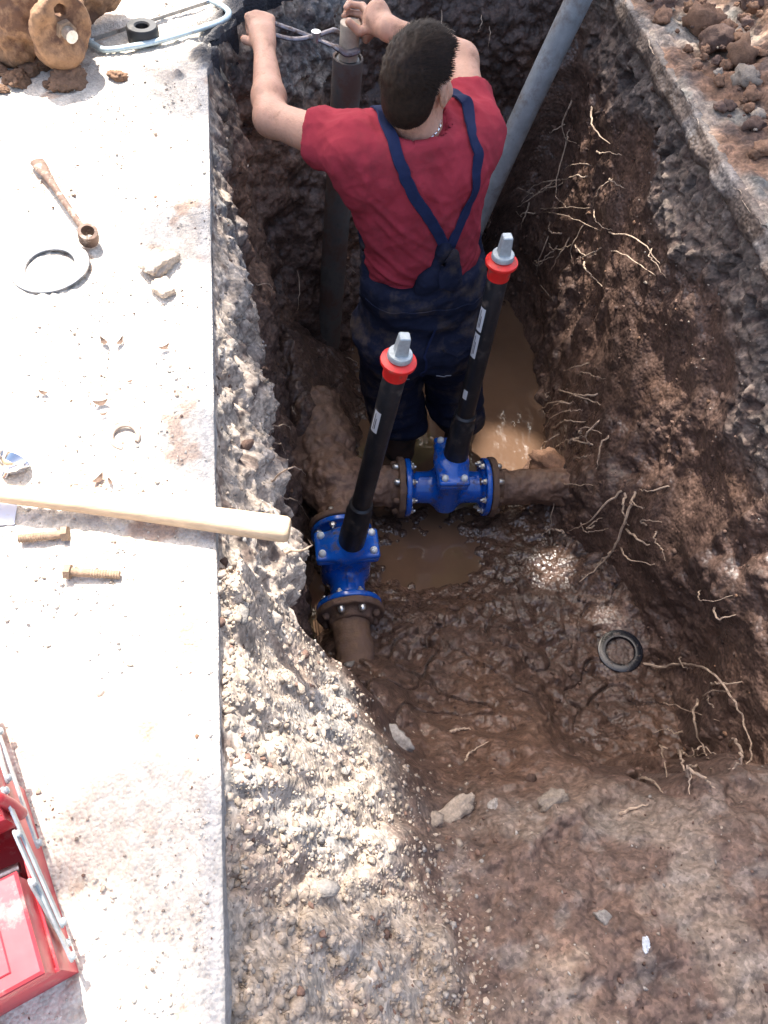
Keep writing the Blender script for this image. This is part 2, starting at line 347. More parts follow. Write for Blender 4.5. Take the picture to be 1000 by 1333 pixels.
# ================================================================== THE GROUND
def interp(x, xs, ys): return np.interp(x, xs, ys)
WATER_Z = -1.365
def floor_base(X, Y):                            # the dug floor with the near ledge and the gravel slope under the slab
    zl = interp(Y, [-0.7, 0.0, 0.2, 0.34, 0.45, 0.6, 0.8, 1.0, 1.2, 1.6, 2.0, 2.6, 3.2], [-0.40, -0.45, -0.54, -0.68, -0.83, -1.02, -1.18, -1.27, -1.33, -1.36, -1.40, -1.40, -1.30])
    zr = interp(Y, [-0.7, 0.0, 0.24, 0.33, 0.40, 0.50, 0.8, 1.0, 1.2, 1.6, 2.0, 2.6, 3.2], [-0.40, -0.43, -0.49, -0.59, -0.88, -1.16, -1.28, -1.30, -1.32, -1.35, -1.40, -1.40, -1.30])
    Yw_ = 0.05 * np.sin(X * 7.0 + 0.6) + 0.03 * np.sin(X * 17.0)
    z = zl + (zr - zl) * smooth(0.55, 1.0, X + 2 * Yw_)
    k = interp(Y, [-0.5, 0.0, 0.25, 0.45, 0.60, 0.72], [0.95, 1.05, 1.25, 1.75, 2.7, 4.0]); x0 = interp(Y, [-0.5, 0.1, 0.5, 0.75], [-0.12, -0.11, -0.08, -0.05])
    zs = -0.09 - k * np.maximum(X - x0, -0.01); zs = np.where(Y > 0.66, zs - (Y - 0.66) * 14, zs)
    h = np.clip(0.10 - np.abs(z - zs), 0, None); z = np.maximum(z, zs) + h * h * 2.2
    # mud heaped on the pipes and against the far-left wall
    z = z + 0.20 * bump(X, 0.20, 0.14) * bump(Y, 0.72, 0.17)
    z = z + 0.20 * bump(X, 0.18, 0.16) * bump(Y, 2.25, 0.30) + 0.24 * bump(X, 0.13, 0.12) * bump(Y, 1.86, 0.20) + 0.30 * bump(X, 0.05, 0.10) * bump(Y, 2.2, 0.3)
    z = z + 0.16 * bump(X, 1.12, 0.12) * bump(Y, 1.66, 0.16) + 0.10 * bump(X, 1.2, 0.12) * bump(Y, 1.2, 0.3)
    z = z - 0.07 * bump(X, 0.92, 0.26) * bump(Y, 2.05, 0.42) - 0.062 * bump(X, 0.54, 0.22) * bump(Y, 1.33, 0.13) - 0.05 * bump(X, 0.55, 0.3) * bump(Y, 1.78, 0.12)
    z = z - 0.12 * bump(X, 0.06, 0.08) * bump(Y, 1.18, 0.16)
    return z
def grav_mask(X, Y, Z, P):                       # 1 where the crumbly pale gravel lies, 0 where it is mud
    lim = interp(Y, [-0.5, 0.0, 0.25, 0.42, 0.55, 0.75], [0.28, 0.24, 0.20, 0.19, 0.12, 0.02])
    return smooth(0.07, -0.07, X - lim - 0.09 * fbm(P, 5, 3, off=3.1))
def floor_surface(X, Y, fine=True):
    P = np.stack([X, Y, np.zeros_like(X)], 1); warp = 0.055 * fbm(P, 5.5, 3, off=77) * smooth(0.75, 0.45, Y) * smooth(0.3, 0.5, X); z = floor_base(X, Y + warp); g = grav_mask(X, Y, z, P) * smooth(0.78, 0.6, Y)
    n1 = fbm(P, 2.7, 3); n2 = fbm(P, 9, 3, off=5.0)
    lm = lumps(P + 0.02 * n1[:, None], 13.0, 2.2); lm2 = lumps(P, 31, 7.7); lm3 = lumps(P, 62, 1.7)
    wet = smooth(-1.27, -1.35, z); near = smooth(0.45, 0.2, Y) * (1 - g)
    slump = smooth(0.55, 0.7, Y) * (1 - wet)
    z = z + 0.028 * n1 * (1 - 0.6 * wet) + n2 * (0.020 * (1 - 0.75 * wet)) + (1 - g) * (1 - wet) * (1 - 0.55 * near) * (0.023 * lm + 0.008 * lm2 + 0.013 * ridge(P, 8, 3, off=3) + 0.004 * fbm(P, 38, 1, off=6))
    z = z + g * (0.022 * lumps(P, 15, 4.4) + 0.012 * lm2 + 0.007 * lm3 + 0.02 * n2 + 0.012 * ridge(P, 13, 3, off=5) + 0.005 * fbm(P, 48, 1, off=7))
    z = z + near * (0.006 * lm2 + 0.006 * lm3) + wet * (0.007 * lm2 + 0.016 * fbm(P, 11, 3, off=15))
    cr = np.abs(fbm(P, 5.5, 2, off=11)); z = z - slump * (1 - g) * (1 - wet) * 0.030 * smooth(0.045, 0.0, cr)
    flat = np.exp(-(((X - 1.118) ** 2 + (Y - 0.89) ** 2) / 0.10 ** 2) ** 2); z = z + (floor_base(X, Y) + 0.012 - z) * flat * 0.92
    return z, g, P, lm2, wet, near, n1, n2
gx = np.arange(-0.30, 1.48, 0.0055); gy = np.concatenate([np.arange(-0.6, 0.9, 0.0042), np.arange(0.9, 3.25, 0.0065)])
GX, GY = np.meshgrid(gx, gy, indexing='ij'); X, Y = GX.ravel(), GY.ravel()
Zf, g, P, lm2, wet, near, n1, n2 = floor_surface(X, Y)
v = fbm(P, 22, 3, off=2)[:, None]; spot = smooth(0.12, 0.42, fbm(P, 14, 4, off=8))[:, None]; g_ = g[:, None]; near_ = near[:, None]
c = MUD * (1 + 0.35 * v) + (CLAY - MUD) * 0.28 * smooth(0.0, 0.5, n1)[:, None]
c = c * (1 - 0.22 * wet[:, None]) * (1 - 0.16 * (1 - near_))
dry = near_ * (0.10 + 1.1 * (smooth(0.0, 0.35, fbm(P, 4.6, 4, off=21)) * np.exp(-((X - 0.62) / 0.30) ** 2))[:, None]); dry = np.clip(dry, 0, 1)
c = c + (GRAV * 0.72 - c) * dry * 0.50
c = c + (STONE * 0.95 - c) * near_ * spot * 0.28
gc = GRAV * (1.0 + 0.45 * v) + (STONE * 1.05 - GRAV) * smooth(-0.1, 0.3, fbm(P, 6, 3, off=31))[:, None] * 0.8
gc = gc + (CLAY * 1.2 - gc) * 0.35 * smooth(0.15, 0.45, fbm(P, 8, 3, off=41))[:, None]
c = c + (gc - c) * np.clip(g_ * (0.75 + 0.6 * lm2[:, None]), 0, 1)
rough = np.clip(0.45 + 0.25 * n2 - 0.26 * wet + 0.34 * near + 0.5 * g, 0.10, 0.95)
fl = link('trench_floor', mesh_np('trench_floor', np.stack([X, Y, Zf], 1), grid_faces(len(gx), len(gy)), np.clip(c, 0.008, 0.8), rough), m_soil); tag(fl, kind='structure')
FZ = Zf.reshape(GX.shape)
def floor_z(x, y):
    i = int(np.clip(np.searchsorted(gx, x), 0, len(gx) - 1)); j = int(np.clip(np.searchsorted(gy, y), 0, len(gy) - 1)); return float(FZ[i, j])

# ---- the dug walls: one sheet round the left side, the far end and the right side
out = [(-0.10, 0.30), (-0.10, 1.0), (-0.10, 1.7), (-0.10, 2.15), (-0.05, 2.42), (0.13, 2.66), (0.42, 2.90), (0.80, 3.02), (1.10, 2.98), (1.25, 2.75), (1.25, 2.0), (1.25, 1.2), (1.25, 0.4), (1.25, -0.6)]
oc = np.array(curve(out, 24)); sl_ = np.concatenate([[0], np.cumsum(np.linalg.norm(np.diff(oc[:, :2], axis=0), axis=1))])
S = np.arange(0, sl_[-1], 0.0062); OX = np.interp(S, sl_, oc[:, 0]); OY = np.interp(S, sl_, oc[:, 1])
tx, ty = np.gradient(OX), np.gradient(OY); tl = np.hypot(tx, ty); ker = np.ones(41) / 41
nx = np.convolve(np.pad(ty / tl, 20, mode='edge'), ker, 'valid'); ny = np.convolve(np.pad(-tx / tl, 20, mode='edge'), ker, 'valid'); nl = np.hypot(nx, ny); nx /= nl; ny /= nl
zz = np.arange(-0.02, -1.56, -0.006)
zt = np.array([0, -0.08, -0.16, -0.25, -0.33, -0.42, -0.6, -0.9, -1.2, -1.55])
left_a = np.interp(-zz, -zt, [-0.02, -0.004, 0.035, 0.07, 0.085, 0.03, 0.02, 0.07, 0.13, 0.20])
left_b = np.interp(-zz, -zt, [-0.02, 0.002, 0.022, 0.030, 0.026, 0.03, 0.07, 0.11, 0.17, 0.25])
endw = np.interp(-zz, -zt, [-0.02, 0.01, 0.03, 0.05, 0.05, 0.06, 0.10, 0.18, 0.27, 0.36])
rightw = np.interp(-zz, -zt, [-0.04, -0.035, -0.035, -0.03, -0.02, -0.012, 0.0, 0.04, 0.085, 0.14])
left_side = OX < 0.0; right_side = OX > 1.2
wl = smooth(0.05, -0.03, OX) * (OY < 2.7); wr = smooth(1.12, 1.22, OX); we = 1 - np.clip(wl + wr, 0, 1)
la = smooth(1.62, 1.25, OY)
off = wl[:, None] * (la[:, None] * left_a + (1 - la[:, None]) * left_b) + we[:, None] * endw + wr[:, None] * rightw
off = off + (wr * 0.10 * bump(OY, 1.52, 0.30))[:, None] * smooth(-0.7, -1.3, zz) - (wr * 0.09 * bump(OY, 0.82, 0.28))[:, None] * smooth(-0.7, -1.15, zz) - (wr * 0.05 * bump(OY, 2.35, 0.4))[:, None] * smooth(-0.5, -1.2, zz)
# the lip under the slab is ragged along its length
lipn = fbm(np.stack([OY * 1.0, np.zeros_like(OY), np.zeros_like(OY)], 1), 7, 3, off=9.3)
off = off + (wl * 0.05 * lipn)[:, None] * bump(zz, -0.3, 0.14)
BX = OX[:, None] + nx[:, None] * off; BY = OY[:, None] + ny[:, None] * off; BZ = np.broadcast_to(zz, BX.shape)
P = np.stack([BX, BY, BZ], -1).reshape(-1, 3); WL = np.repeat(wl, len(zz)); WR = np.repeat(wr, len(zz)); WE = np.repeat(we, len(zz)); Zw = P[:, 2]; Yw = P[:, 1]
n1 = fbm(P, 2.6, 3, off=1.0); n2 = fbm(P, 8.5, 3, off=6.0); n3 = fbm(P, 32, 2, off=3.0); lmA = lumps(P, 12, 3.0); lmB = lumps(P, 29, 8.0); lmC = lumps(P, 64, 4.0)
farl = smooth(1.55, 1.95, Yw); stony = np.clip(WL * smooth(-0.50, -0.28, Zw + 0.12 * n1 - 0.24 * farl) + WE * smooth(-0.30, -0.14, Zw + 0.2 * n1) * smooth(0.6, 0.25, P[:, 0]) + WR * smooth(-0.34, -0.20, Zw + 0.16 * n1 + 0.15 * bump(Yw, 1.15, 0.30) - 0.08 * smooth(1.7, 2.4, Yw)), 0, 1)
smear = np.clip(WR * (0.45 + smooth(-0.25, 0.2, fbm(P * np.array([1, 1, 0.25]), 4.0, 3, off=13))), 0, 1) * (1 - stony) # smooth shovel-cut faces
rg_ = ridge(P, 9, 3, off=21); d = 0.040 * n1 + 0.026 * n2 * (1 - 0.6 * smear) + (0.009 * n3 + 0.014 * lmA + 0.007 * lmB + 0.013 * rg_) * (1 - 0.8 * smear)
d = d * (1 - 0.35 * stony) + stony * (0.005 * lmB + 0.006 * lmC + 0.009 * n3) - WR * 0.05 * bump(Zw, -0.2, 0.06) * smooth(0.1, 0.5, n2)
top = smooth(-0.10, -0.02, Zw); d = d * (1 - 0.85 * top * WL)
NN = np.stack([np.repeat(nx, len(zz)), np.repeat(ny, len(zz)), np.zeros(len(P))], 1); Vw = P + NN * d[:, None]; Vw[:, 2] += 0.012 * n2 * (1 - top)
v = fbm(P, 24, 3, off=2)[:, None]
c = MUD * (0.92 + 0.35 * v) + (MUDD - MUD) * (0.9 * (WE * smooth(0.35, 0.6, P[:, 0])) + 0.55 * smooth(-0.15, 0.3, n1))[:, None]
c = c + (CLAY - c) * ((0.35 - 0.2 * WR) * smooth(0.15, 0.5, fbm(P, 3.3, 3, off=19)))[:, None]
c = c + (CLAY * 1.05 - c) * (np.clip(WL + WE * smooth(0.4, 0.1, P[:, 0]), 0, 1) * bump(Zw, -0.34, 0.24) * smooth(1.6, 2.0, Yw) * smooth(-0.3, 0.3, n2 + 0.2))[:, None] * 0.85
sc_ = GRAV * (0.85 + 0.5 * v) + (STONE - GRAV) * smooth(-0.2, 0.2, n2)[:, None]
sc_ = sc_ + (GRAV * 1.25 - sc_) * (WL * smooth(1.7, 1.3, Yw))[:, None] * 0.6
sc_ = sc_ + (np.array((0.150, 0.114, 0.091)) * (1 + 0.6 * v) - sc_) * (WR * 0.8)[:, None]
c = c + (sc_ - c) * np.clip(stony * (0.6 + 0.7 * lmB) * (1 - 0.35 * WR), 0, 1)[:, None]
pits = smooth(0.22, 0.42, fbm(P, 17, 3, off=27)) * stony; c = c + (MUDD * 1.2 - c) * pits[:, None] * 0.8
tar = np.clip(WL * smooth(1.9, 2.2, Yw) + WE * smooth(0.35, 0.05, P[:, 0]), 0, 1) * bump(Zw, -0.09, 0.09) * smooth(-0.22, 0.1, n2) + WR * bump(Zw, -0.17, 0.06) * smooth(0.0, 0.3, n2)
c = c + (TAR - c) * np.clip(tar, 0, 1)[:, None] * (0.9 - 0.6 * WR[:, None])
rough = np.clip(0.58 + 0.2 * n2 + 0.3 * stony - 0.2 * smear, 0.25, 0.95)
wo = link('trench_wall', mesh_np('trench_wall', Vw, grid_faces(len(S), len(zz), True), np.clip(c, 0.006, 0.8), rough), m_soil); tag(wo, kind='structure')
wall_bvh = BVHTree.FromPolygons([tuple(p) for p in Vw[:: 1]], [tuple(f) for f in grid_faces(len(S), len(zz), True)[::1]]) if False else None
WV = Vw.reshape(len(S), len(zz), 3)

# ---- the sawn concrete slab on the left
sx = np.concatenate([np.arange(-1.6, -0.80, 0.03), np.arange(-0.80, -0.1159, 0.005), [-0.1115]]); sy = np.concatenate([np.arange(-1.2, -0.15, 0.04), np.arange(-0.15, 2.5, 0.006), np.arange(2.5, 3.4, 0.02)])
AX, AY = np.meshgrid(sx, sy, indexing='ij'); X, Y = AX.ravel(), AY.ravel(); P = np.stack([X, Y, np.zeros_like(X)], 1)
n1 = fbm(P, 3, 3, off=50); n2 = fbm(P, 12, 3, off=53); n3 = fbm(P, 55, 1, off=57); e = smooth(-0.1115, -0.14, X)
crumb = smooth(0.05, 0.45, fbm(P, 6, 3, off=61)); lm = lumps(P, 75, 3.0)
Zs = e * (0.004 * n1 + 0.0025 * n2 + 0.0016 * n3 + 0.006 * crumb * lm + 0.004 * crumb * n3 - 0.001) - 0.001 * (1 - e)
# the far corner is broken off towards the trench end
blk0 = smooth(2.18, 2.34, Y + 0.25 * n2) * smooth(-0.22, -0.13, X + 0.05 * n2); Zs = Zs + blk0 * (0.022 * lumps(P, 26, 3) + 0.02 * n2 - 0.012 + 0.008 * n3)
brk = interp(Y, [0, 2.22, 2.40, 2.6, 2.9, 3.4], [0, 0, 0.03, 0.10, 0.32, 0.7])
Xs = X + smooth(-0.45, -0.1115, X) * (brk + 0.02 * smooth(2.15, 2.3, Y) * n2 * 2 + 0.0012 * n2)
v = fbm(P, 30, 3, off=63)[:, None]
c = DUST * (0.96 + 0.16 * v) + (np.array((0.42, 0.37, 0.32)) - DUST) * (0.7 * smooth(0.05, 0.4, n1 + 0.4 * n2))[:, None]
c = c + (CLAY * 1.5 - c) * (0.55 * smooth(0.32, 0.5, fbm(P, 9, 4, off=67)))[:, None]
gry = bump(X, -0.125, 0.014)[:, None] * 0.5; c = c + (np.array((0.34, 0.35, 0.36)) - c) * gry
blk = (smooth(2.18, 2.34, Y + 0.25 * n2) * smooth(-0.19, -0.13, X + 0.05 * n2))[:, None]; c = c + (TAR * 1.5 - c) * blk * 0.9
nu, nv = AX.shape; F = grid_faces(nu, nv); V = np.stack([Xs, Y, Zs], 1)
# sawn face down the trench side
side = V.reshape(nu, nv, 3)[-1]; rows = [side]
for k, zf in enumerate((-0.004, -0.03, -0.06, -0.10, -0.14)):
    r = side.copy(); pn = np.stack([side[:, 1], np.full(nv, zf), np.zeros(nv)], 1); r[:, 0] += 0.0012 + 0.004 * fbm(pn, 14, 3, off=70) * min(1, k * 0.5); r[:, 2] = zf; rows.append(r)
base = len(V); V2 = np.concatenate(rows[1:]); ids = np.concatenate([[np.arange((nu - 1) * nv, nu * nv)], base + np.arange(len(V2)).reshape(-1, nv)])
F2 = np.stack([ids[:-1, :-1], ids[1:, :-1], ids[1:, 1:], ids[:-1, 1:]], -1).reshape(-1, 4)
c2 = np.array((0.30, 0.29, 0.28)) * (1 + 0.4 * fbm(V2, 25, 3, off=72))[:, None]; t2 = smooth(2.15, 2.3, V2[:, 1])[:, None]; c2 = c2 + (TAR * 1.5 - c2) * t2
so_ = link('concrete_pavement', mesh_np('concrete_pavement', np.concatenate([V, V2]), np.concatenate([F, F2]), np.clip(np.concatenate([c, c2]), 0.01, 0.8), np.full(len(V) + len(V2), 0.85)), m_slab); tag(so_, kind='structure')

# ---- the ground on the right with the pavement edge under the spoil
RX0 = 1.235
rx = np.concatenate([np.arange(RX0, 2.5, 0.008), np.arange(2.5, 3.6, 0.05)]); ry = np.concatenate([np.arange(-1.2, 0.7, 0.05), np.arange(0.7, 3.6, 0.008), np.arange(3.6, 4.6, 0.05)])
AX, AY = np.meshgrid(rx, ry, indexing='ij'); X, Y = AX.ravel(), AY.ravel(); P = np.stack([X, Y, np.zeros_like(X)], 1)
n1 = fbm(P, 3, 3, off=80); n2 = fbm(P, 10, 3, off=83); heap = smooth(1.36, 1.75, X + 0.10 * n1)
Zr = 0.012 + 0.012 * n2 + heap * (0.10 + 0.06 * n1 + 0.045 * lumps(P, 9, 5.0) + 0.022 * lumps(P, 21, 9.0)) + 0.012 * lumps(P, 30, 2.0) + 0.16 * smooth(1.6, 2.6, X)
Zr = Zr - 0.012 * smooth(RX0 + 0.03, RX0, X)
v = fbm(P, 22, 3, off=85)[:, None]; c = CLAY * 0.95 * (1 + 0.35 * v) + (GRAV * 0.9 - CLAY) * (0.75 * smooth(0.15, -0.3, n1 + (X - 1.42) * 1.5))[:, None] + (MUD - CLAY) * (0.8 * smooth(0.0, 0.4, n2))[:, None]
nu, nv = AX.shape; V = np.stack([X + 0.008 * bump(X, RX0, 0.02) * n2, Y, Zr], 1); F = grid_faces(nu, nv)
rg = link('spoil_ground', mesh_np('spoil_ground', V, F, np.clip(c, 0.02, 0.7), np.full(len(V), 0.85)), m_soil); tag(rg, kind='structure')
# pavement edge: a slab of smooth mud-smeared asphalt standing over the wall
ey = np.arange(-0.6, 3.0, 0.008); prof = [(0.02, 0.012), (0.004, 0.010), (0.0, 0.003), (-0.001, -0.010), (-0.002, -0.020), (-0.003, -0.03), (-0.003, -0.04), (0.0, -0.050), (0.006, -0.058), (0.05, -0.07)]
rows = []
for dx, z in prof:
    pn = np.stack([ey, np.full_like(ey, z), np.zeros_like(ey)], 1); a = 0.012 * fbm(np.stack([ey, ey * 0, ey * 0], 1), 3.1, 4, off=90); b = 0.008 * fbm(pn, 9, 4, off=93) + 0.006 * np.floor(2.5 * fbm(pn, 4, 2, off=95))
    rows.append(np.stack([RX0 + dx + a + b * (z < -0.02), ey, z + (0.02 * fbm(np.stack([ey, ey * 0, ey * 0], 1), 6, 2, off=97) if z < -0.045 else 0) + 0 * ey], 1))
V = np.concatenate(rows); v = fbm(V, 9, 4, off=99)[:, None]
c = np.array((0.10, 0.074, 0.060)) * (1 + 0.5 * v); c = c + 0.6 * (np.array((0.20, 0.18, 0.17)) - c) * smooth(0.15, 0.4, fbm(V, 5, 3, off=103))[:, None]
pe = link('pavement_edge', mesh_np('pavement_edge', V, grid_faces(len(prof), len(ey)), np.clip(c, 0.02, 0.6), np.clip(0.5 + 0.4 * v[:, 0], 0.3, 0.9)), m_soil); tag(pe, kind='structure')

# ---- surrounding ground sheet out to the horizon, with the dig left open
R = 60.0; V = []; F = []
def slab_rect(x0, x1, y0, y1, z):
    b = len(V); V.extend([(x0, y0, z), (x1, y0, z), (x1, y1, z), (x0, y1, z)]); F.append((b, b + 1, b + 2, b + 3))
slab_rect(-R, -1.55, -R, R, -0.012); slab_rect(3.55, R, -R, R, 0.12); slab_rect(-1.55, 3.55, 3.35, R, -0.012); slab_rect(-1.55, 3.55, -R, -1.15, -0.014)
gs = link('ground', mesh_np('ground', V, F, np.tile(DUST * 0.7, (len(V), 1)), np.full(len(V), 0.9)), m_slab); tag(gs, kind='structure')
# near ledge behind the camera
wv = [(-0.3, -1.16, -0.03), (3.6, -1.16, -0.03), (3.6, -0.59, -0.39), (-0.3, -0.59, -0.39)]
bk = link('ledge_ground', mesh_np('ledge_ground', wv, [(0, 1, 2, 3)], np.tile(MUD * 1.6, (4, 1)), np.full(4, 0.8)), m_soil); tag(bk, kind='structure')

# ---- standing muddy water
V = []; ux = np.arange(0.02, 1.40, 0.02); uy = np.arange(1.02, 2.95, 0.02); AX, AY = np.meshgrid(ux, uy, indexing='ij')
wt = link('water', mesh_np('water', np.stack([AX.ravel(), AY.ravel(), np.full(AX.size, WATER_Z)], 1), grid_faces(*AX.shape)), m_water); tag(wt, kind='structure')

# ---- crumbs, pebbles and clods too many to count
def ico(sub):
    import bmesh
    b = bmesh.new(); bmesh.ops.create_icosphere(b, subdivisions=sub, radius=1.0); v = np.array([x.co[:] for x in b.verts]); f = np.array([[q.index for q in x.verts] for x in b.faces]); b.free(); return v, f
ICO1, ICO2 = ico(1), ico(2)
def rock_variants(base, n, amp):
    o = []
    for i in range(n):
        v = base[0].copy(); pl = RNG.normal(0, 1, (11, 3)); pl /= np.linalg.norm(pl, axis=1)[:, None]; hh = RNG.uniform(0.55, 0.95, 11)
        r = np.min(hh[None] / np.maximum(v @ pl.T, 0.15), axis=1); v *= (np.minimum(r, 1.25) * (1 + 0.4 * amp * fbm(v, 1.6, 2, off=i * 7.7)))[:, None] * RNG.uniform(0.65, 1.1, 3); o.append(v)
    return o
ICO3 = ico(3)
RK3 = []
for i in range(10):
    v = ICO3[0].copy(); v *= (1 + 0.55 * fbm(v, 1.5, 2, off=i * 3.3) + 0.22 * ridge(v, 2.8, 3, off=i * 5.1) - 0.15)[:, None] * RNG.uniform(0.7, 1.15, 3); RK3.append(v)
RK1 = [ICO1[0] * RNG.uniform(0.5, 1.2, (len(ICO1[0]), 1)) * RNG.uniform(0.45, 1.15, 3) for _ in range(10)]; RK2 = rock_variants(ICO2, 10, 0.7)
def scatter(name, pts, size, cols, label, cat, big=False, squash=0.75, shade=False, clod=False):
    base = ICO3 if clod else ICO2 if big else ICO1; rk = RK3 if clod else RK2 if big else RK1; VV = []; FF = []; CC = []; b = 0
    for p, s, c in zip(pts, size, cols):
        v = rk[RNG.integers(10)]; a = RNG.uniform(0, 2 * math.pi, 3); ca, sa, cb_, sb = math.cos(a[0]), math.sin(a[0]), math.cos(a[1]), math.sin(a[1])
        Rm = np.array([[ca, -sa, 0], [sa, ca, 0], [0, 0, 1]]) @ np.array([[1, 0, 0], [0, cb_, -sb], [0, sb, cb_]])
        w = (v @ Rm.T) * s; w[:, 2] *= squash; VV.append(w + p); FF.append(base[1] + b); CC.append(np.tile(c, (len(v), 1))); b += len(v)
    o = link(name, mesh_np(name, np.concatenate(VV), np.concatenate(FF), np.concatenate(CC), np.full(b, 0.85)), m_stone, shade=shade)
    return tag(o, label, cat, kind='stuff')
def pick_cols(n, pal, w):
    i = RNG.choice(len(pal), n, p=np.array(w) / sum(w)); return np.array(pal)[i] * RNG.uniform(0.7, 1.25, (n, 1))
def on_floor(n, x0, x1, y0, y1, fn=None):
    out_ = []
    while len(out_) < n:
        x = RNG.uniform(x0, x1); y = RNG.uniform(y0, y1)
        if fn is None or RNG.random() < fn(x, y): out_.append((x, y, floor_z(x, y)))
    return np.array(out_)
def glim(x, y): return x < np.interp(y, [-0.3, 0.0, 0.25, 0.42, 0.55, 0.75], [0.30, 0.27, 0.24, 0.22, 0.15, 0.05]) + RNG.normal(0, 0.05)
n = 14000; p = on_floor(n, -0.12, 0.5, -0.2, 0.70, lambda x, y: 1.0 if glim(x, y) else 0.015); s = np.clip(RNG.lognormal(math.log(0.0029), 0.65, n), 0.0013, 0.013); p[:, 2] += s * 0.1
scatter('gravel', p, s, pick_cols(n, [GRAV * 1.02, GRAV * 0.9, STONE * 0.95, GRAV * 0.7, MUD * 1.8], [5, 4, 2, 2, 0.6]), 'pale crumbly gravel sliding down the slope below the sawn slab', 'gravel', shade=False, squash=0.8)
n = 12; p = on_floor(n, -0.10, 0.4, -0.15, 0.66, lambda x, y: 1.0 if glim(x, y) else 0.05); s = RNG.uniform(0.010, 0.022, n); p[:, 2] += s * 0.2
scatter('gravel', p, s, pick_cols(n, [GRAV * 0.9, STONE * 0.9, GRAV * 0.75], [5, 3, 2]), 'larger pale lumps lying among the gravel of the slope', 'gravel', big=True)
n = 700; p = on_floor(n, 0.15, 1.2, -0.15, 0.45); s = np.clip(RNG.lognormal(math.log(0.0024), 0.6, n), 0.0012, 0.010); p[:, 2] += s * 0.3
scatter('pebbles', p, s, pick_cols(n, [GRAV * 0.8, STONE * 1.0, MUD * 1.4, MUD], [2, 2.5, 4, 3]), 'small grit and pebbles pressed into the muddy ledge', 'pebbles')
n = 800; p = on_floor(n, 0.12, 1.2, 0.36, 2.4); s = np.clip(RNG.lognormal(math.log(0.006), 0.6, n), 0.002, 0.026); ok = p[:, 2] > WATER_Z + 0.03; p, s = p[ok], s[ok]; p[:, 2] += s * 0.2
scatter('mud_crumbs', p, s, pick_cols(len(p), [MUD, MUD * 1.3, MUDD, STONE * 0.8], [5, 3, 3, 0.5]), 'small brown mud crumbs strewn over the trench floor', 'mud')
# stones and clods sticking out of the walls
def on_wall(n, fn, grow):
    out_ = []; sz = []
    while len(out_) < n:
        i = RNG.integers(len(S)); j = RNG.integers(4, len(zz) - 30)
        if RNG.random() < fn(i, j): out_.append(WV[i, j]); sz.append(grow())
    return np.array(out_), np.array(sz)
p, s = on_wall(1500, lambda i, j: (wl[i] * (OY[i] < 1.75) * (zz[j] > -0.40) * (zz[j] < -0.06)) + 0.25 * wl[i] * (OY[i] >= 1.75) * (zz[j] > -0.3) * (zz[j] < -0.06) + 0.10 * wr[i] * (zz[j] > -0.5) * (OY[i] > 0.6) * (OY[i] < 2.2) + 0.3 * we[i] * (OX[i] < 0.4) * (zz[j] > -0.3), lambda: min(0.012, RNG.lognormal(math.log(0.0034), 0.5)))
scatter('wall_gravel', p, s, pick_cols(len(p), [GRAV, STONE, STONE * 0.6, GRAV * 0.6], [4, 3, 2, 2]), 'grey stones set in the upper layers of the dug walls', 'gravel', shade=False)
p, s = on_wall(1300, lambda i, j: 0.7 if zz[j] < -0.3 else 0.2, lambda: min(0.026, RNG.lognormal(math.log(0.007), 0.55)))
scatter('wall_clods', p, s, pick_cols(len(p), [MUD, MUDD, MUD * 1.35, CLAY * 0.8], [4, 3, 2, 1]), 'brown earth crumbs clinging to the dug walls', 'earth')
# grit on the slab
def on_slab(n): 
    x = -0.12 - np.abs(RNG.normal(0, 0.28, n)); y = RNG.uniform(-0.1, 2.6, n); return np.stack([x, y, np.zeros(n)], 1)
p = on_slab(11000); keep = fbm(p, 4.5, 3, off=120) + RNG.uniform(-0.35, 0.35, len(p)) > 0.02; p = p[keep]; s = np.clip(RNG.lognormal(math.log(0.0018), 0.5, len(p)), 0.0009, 0.006); p[:, 2] = s * 0.3
scatter('slab_grit', p, s, pick_cols(len(p), [DUST * 0.9, GRAV * 0.95, CLAY * 0.9, MUD * 1.5], [9, 3, 0.3, 0.2]), 'grit and earth crumbs scattered over the dusty slab', 'grit', squash=0.6, shade=False)
n = 900; x = RNG.uniform(1.30, 2.2, n); y = RNG.uniform(0.9, 3.4, n); pz = np.interp(x, [1.27, 1.45, 1.75, 2.2], [0.02, 0.06, 0.16, 0.22]); s = np.clip(RNG.lognormal(math.log(0.013), 0.6, n), 0.004, 0.05)
scatter('spoil_clods', np.stack([x, y, pz], 1), s, pick_cols(n, [CLAY * 0.9, MUD * 1.3, CLAY * 1.3, GRAV * 0.8], [4, 3, 2, 1]), 'reddish clods heaped on the far bank of the trench', 'earth', clod=True, shade=True)

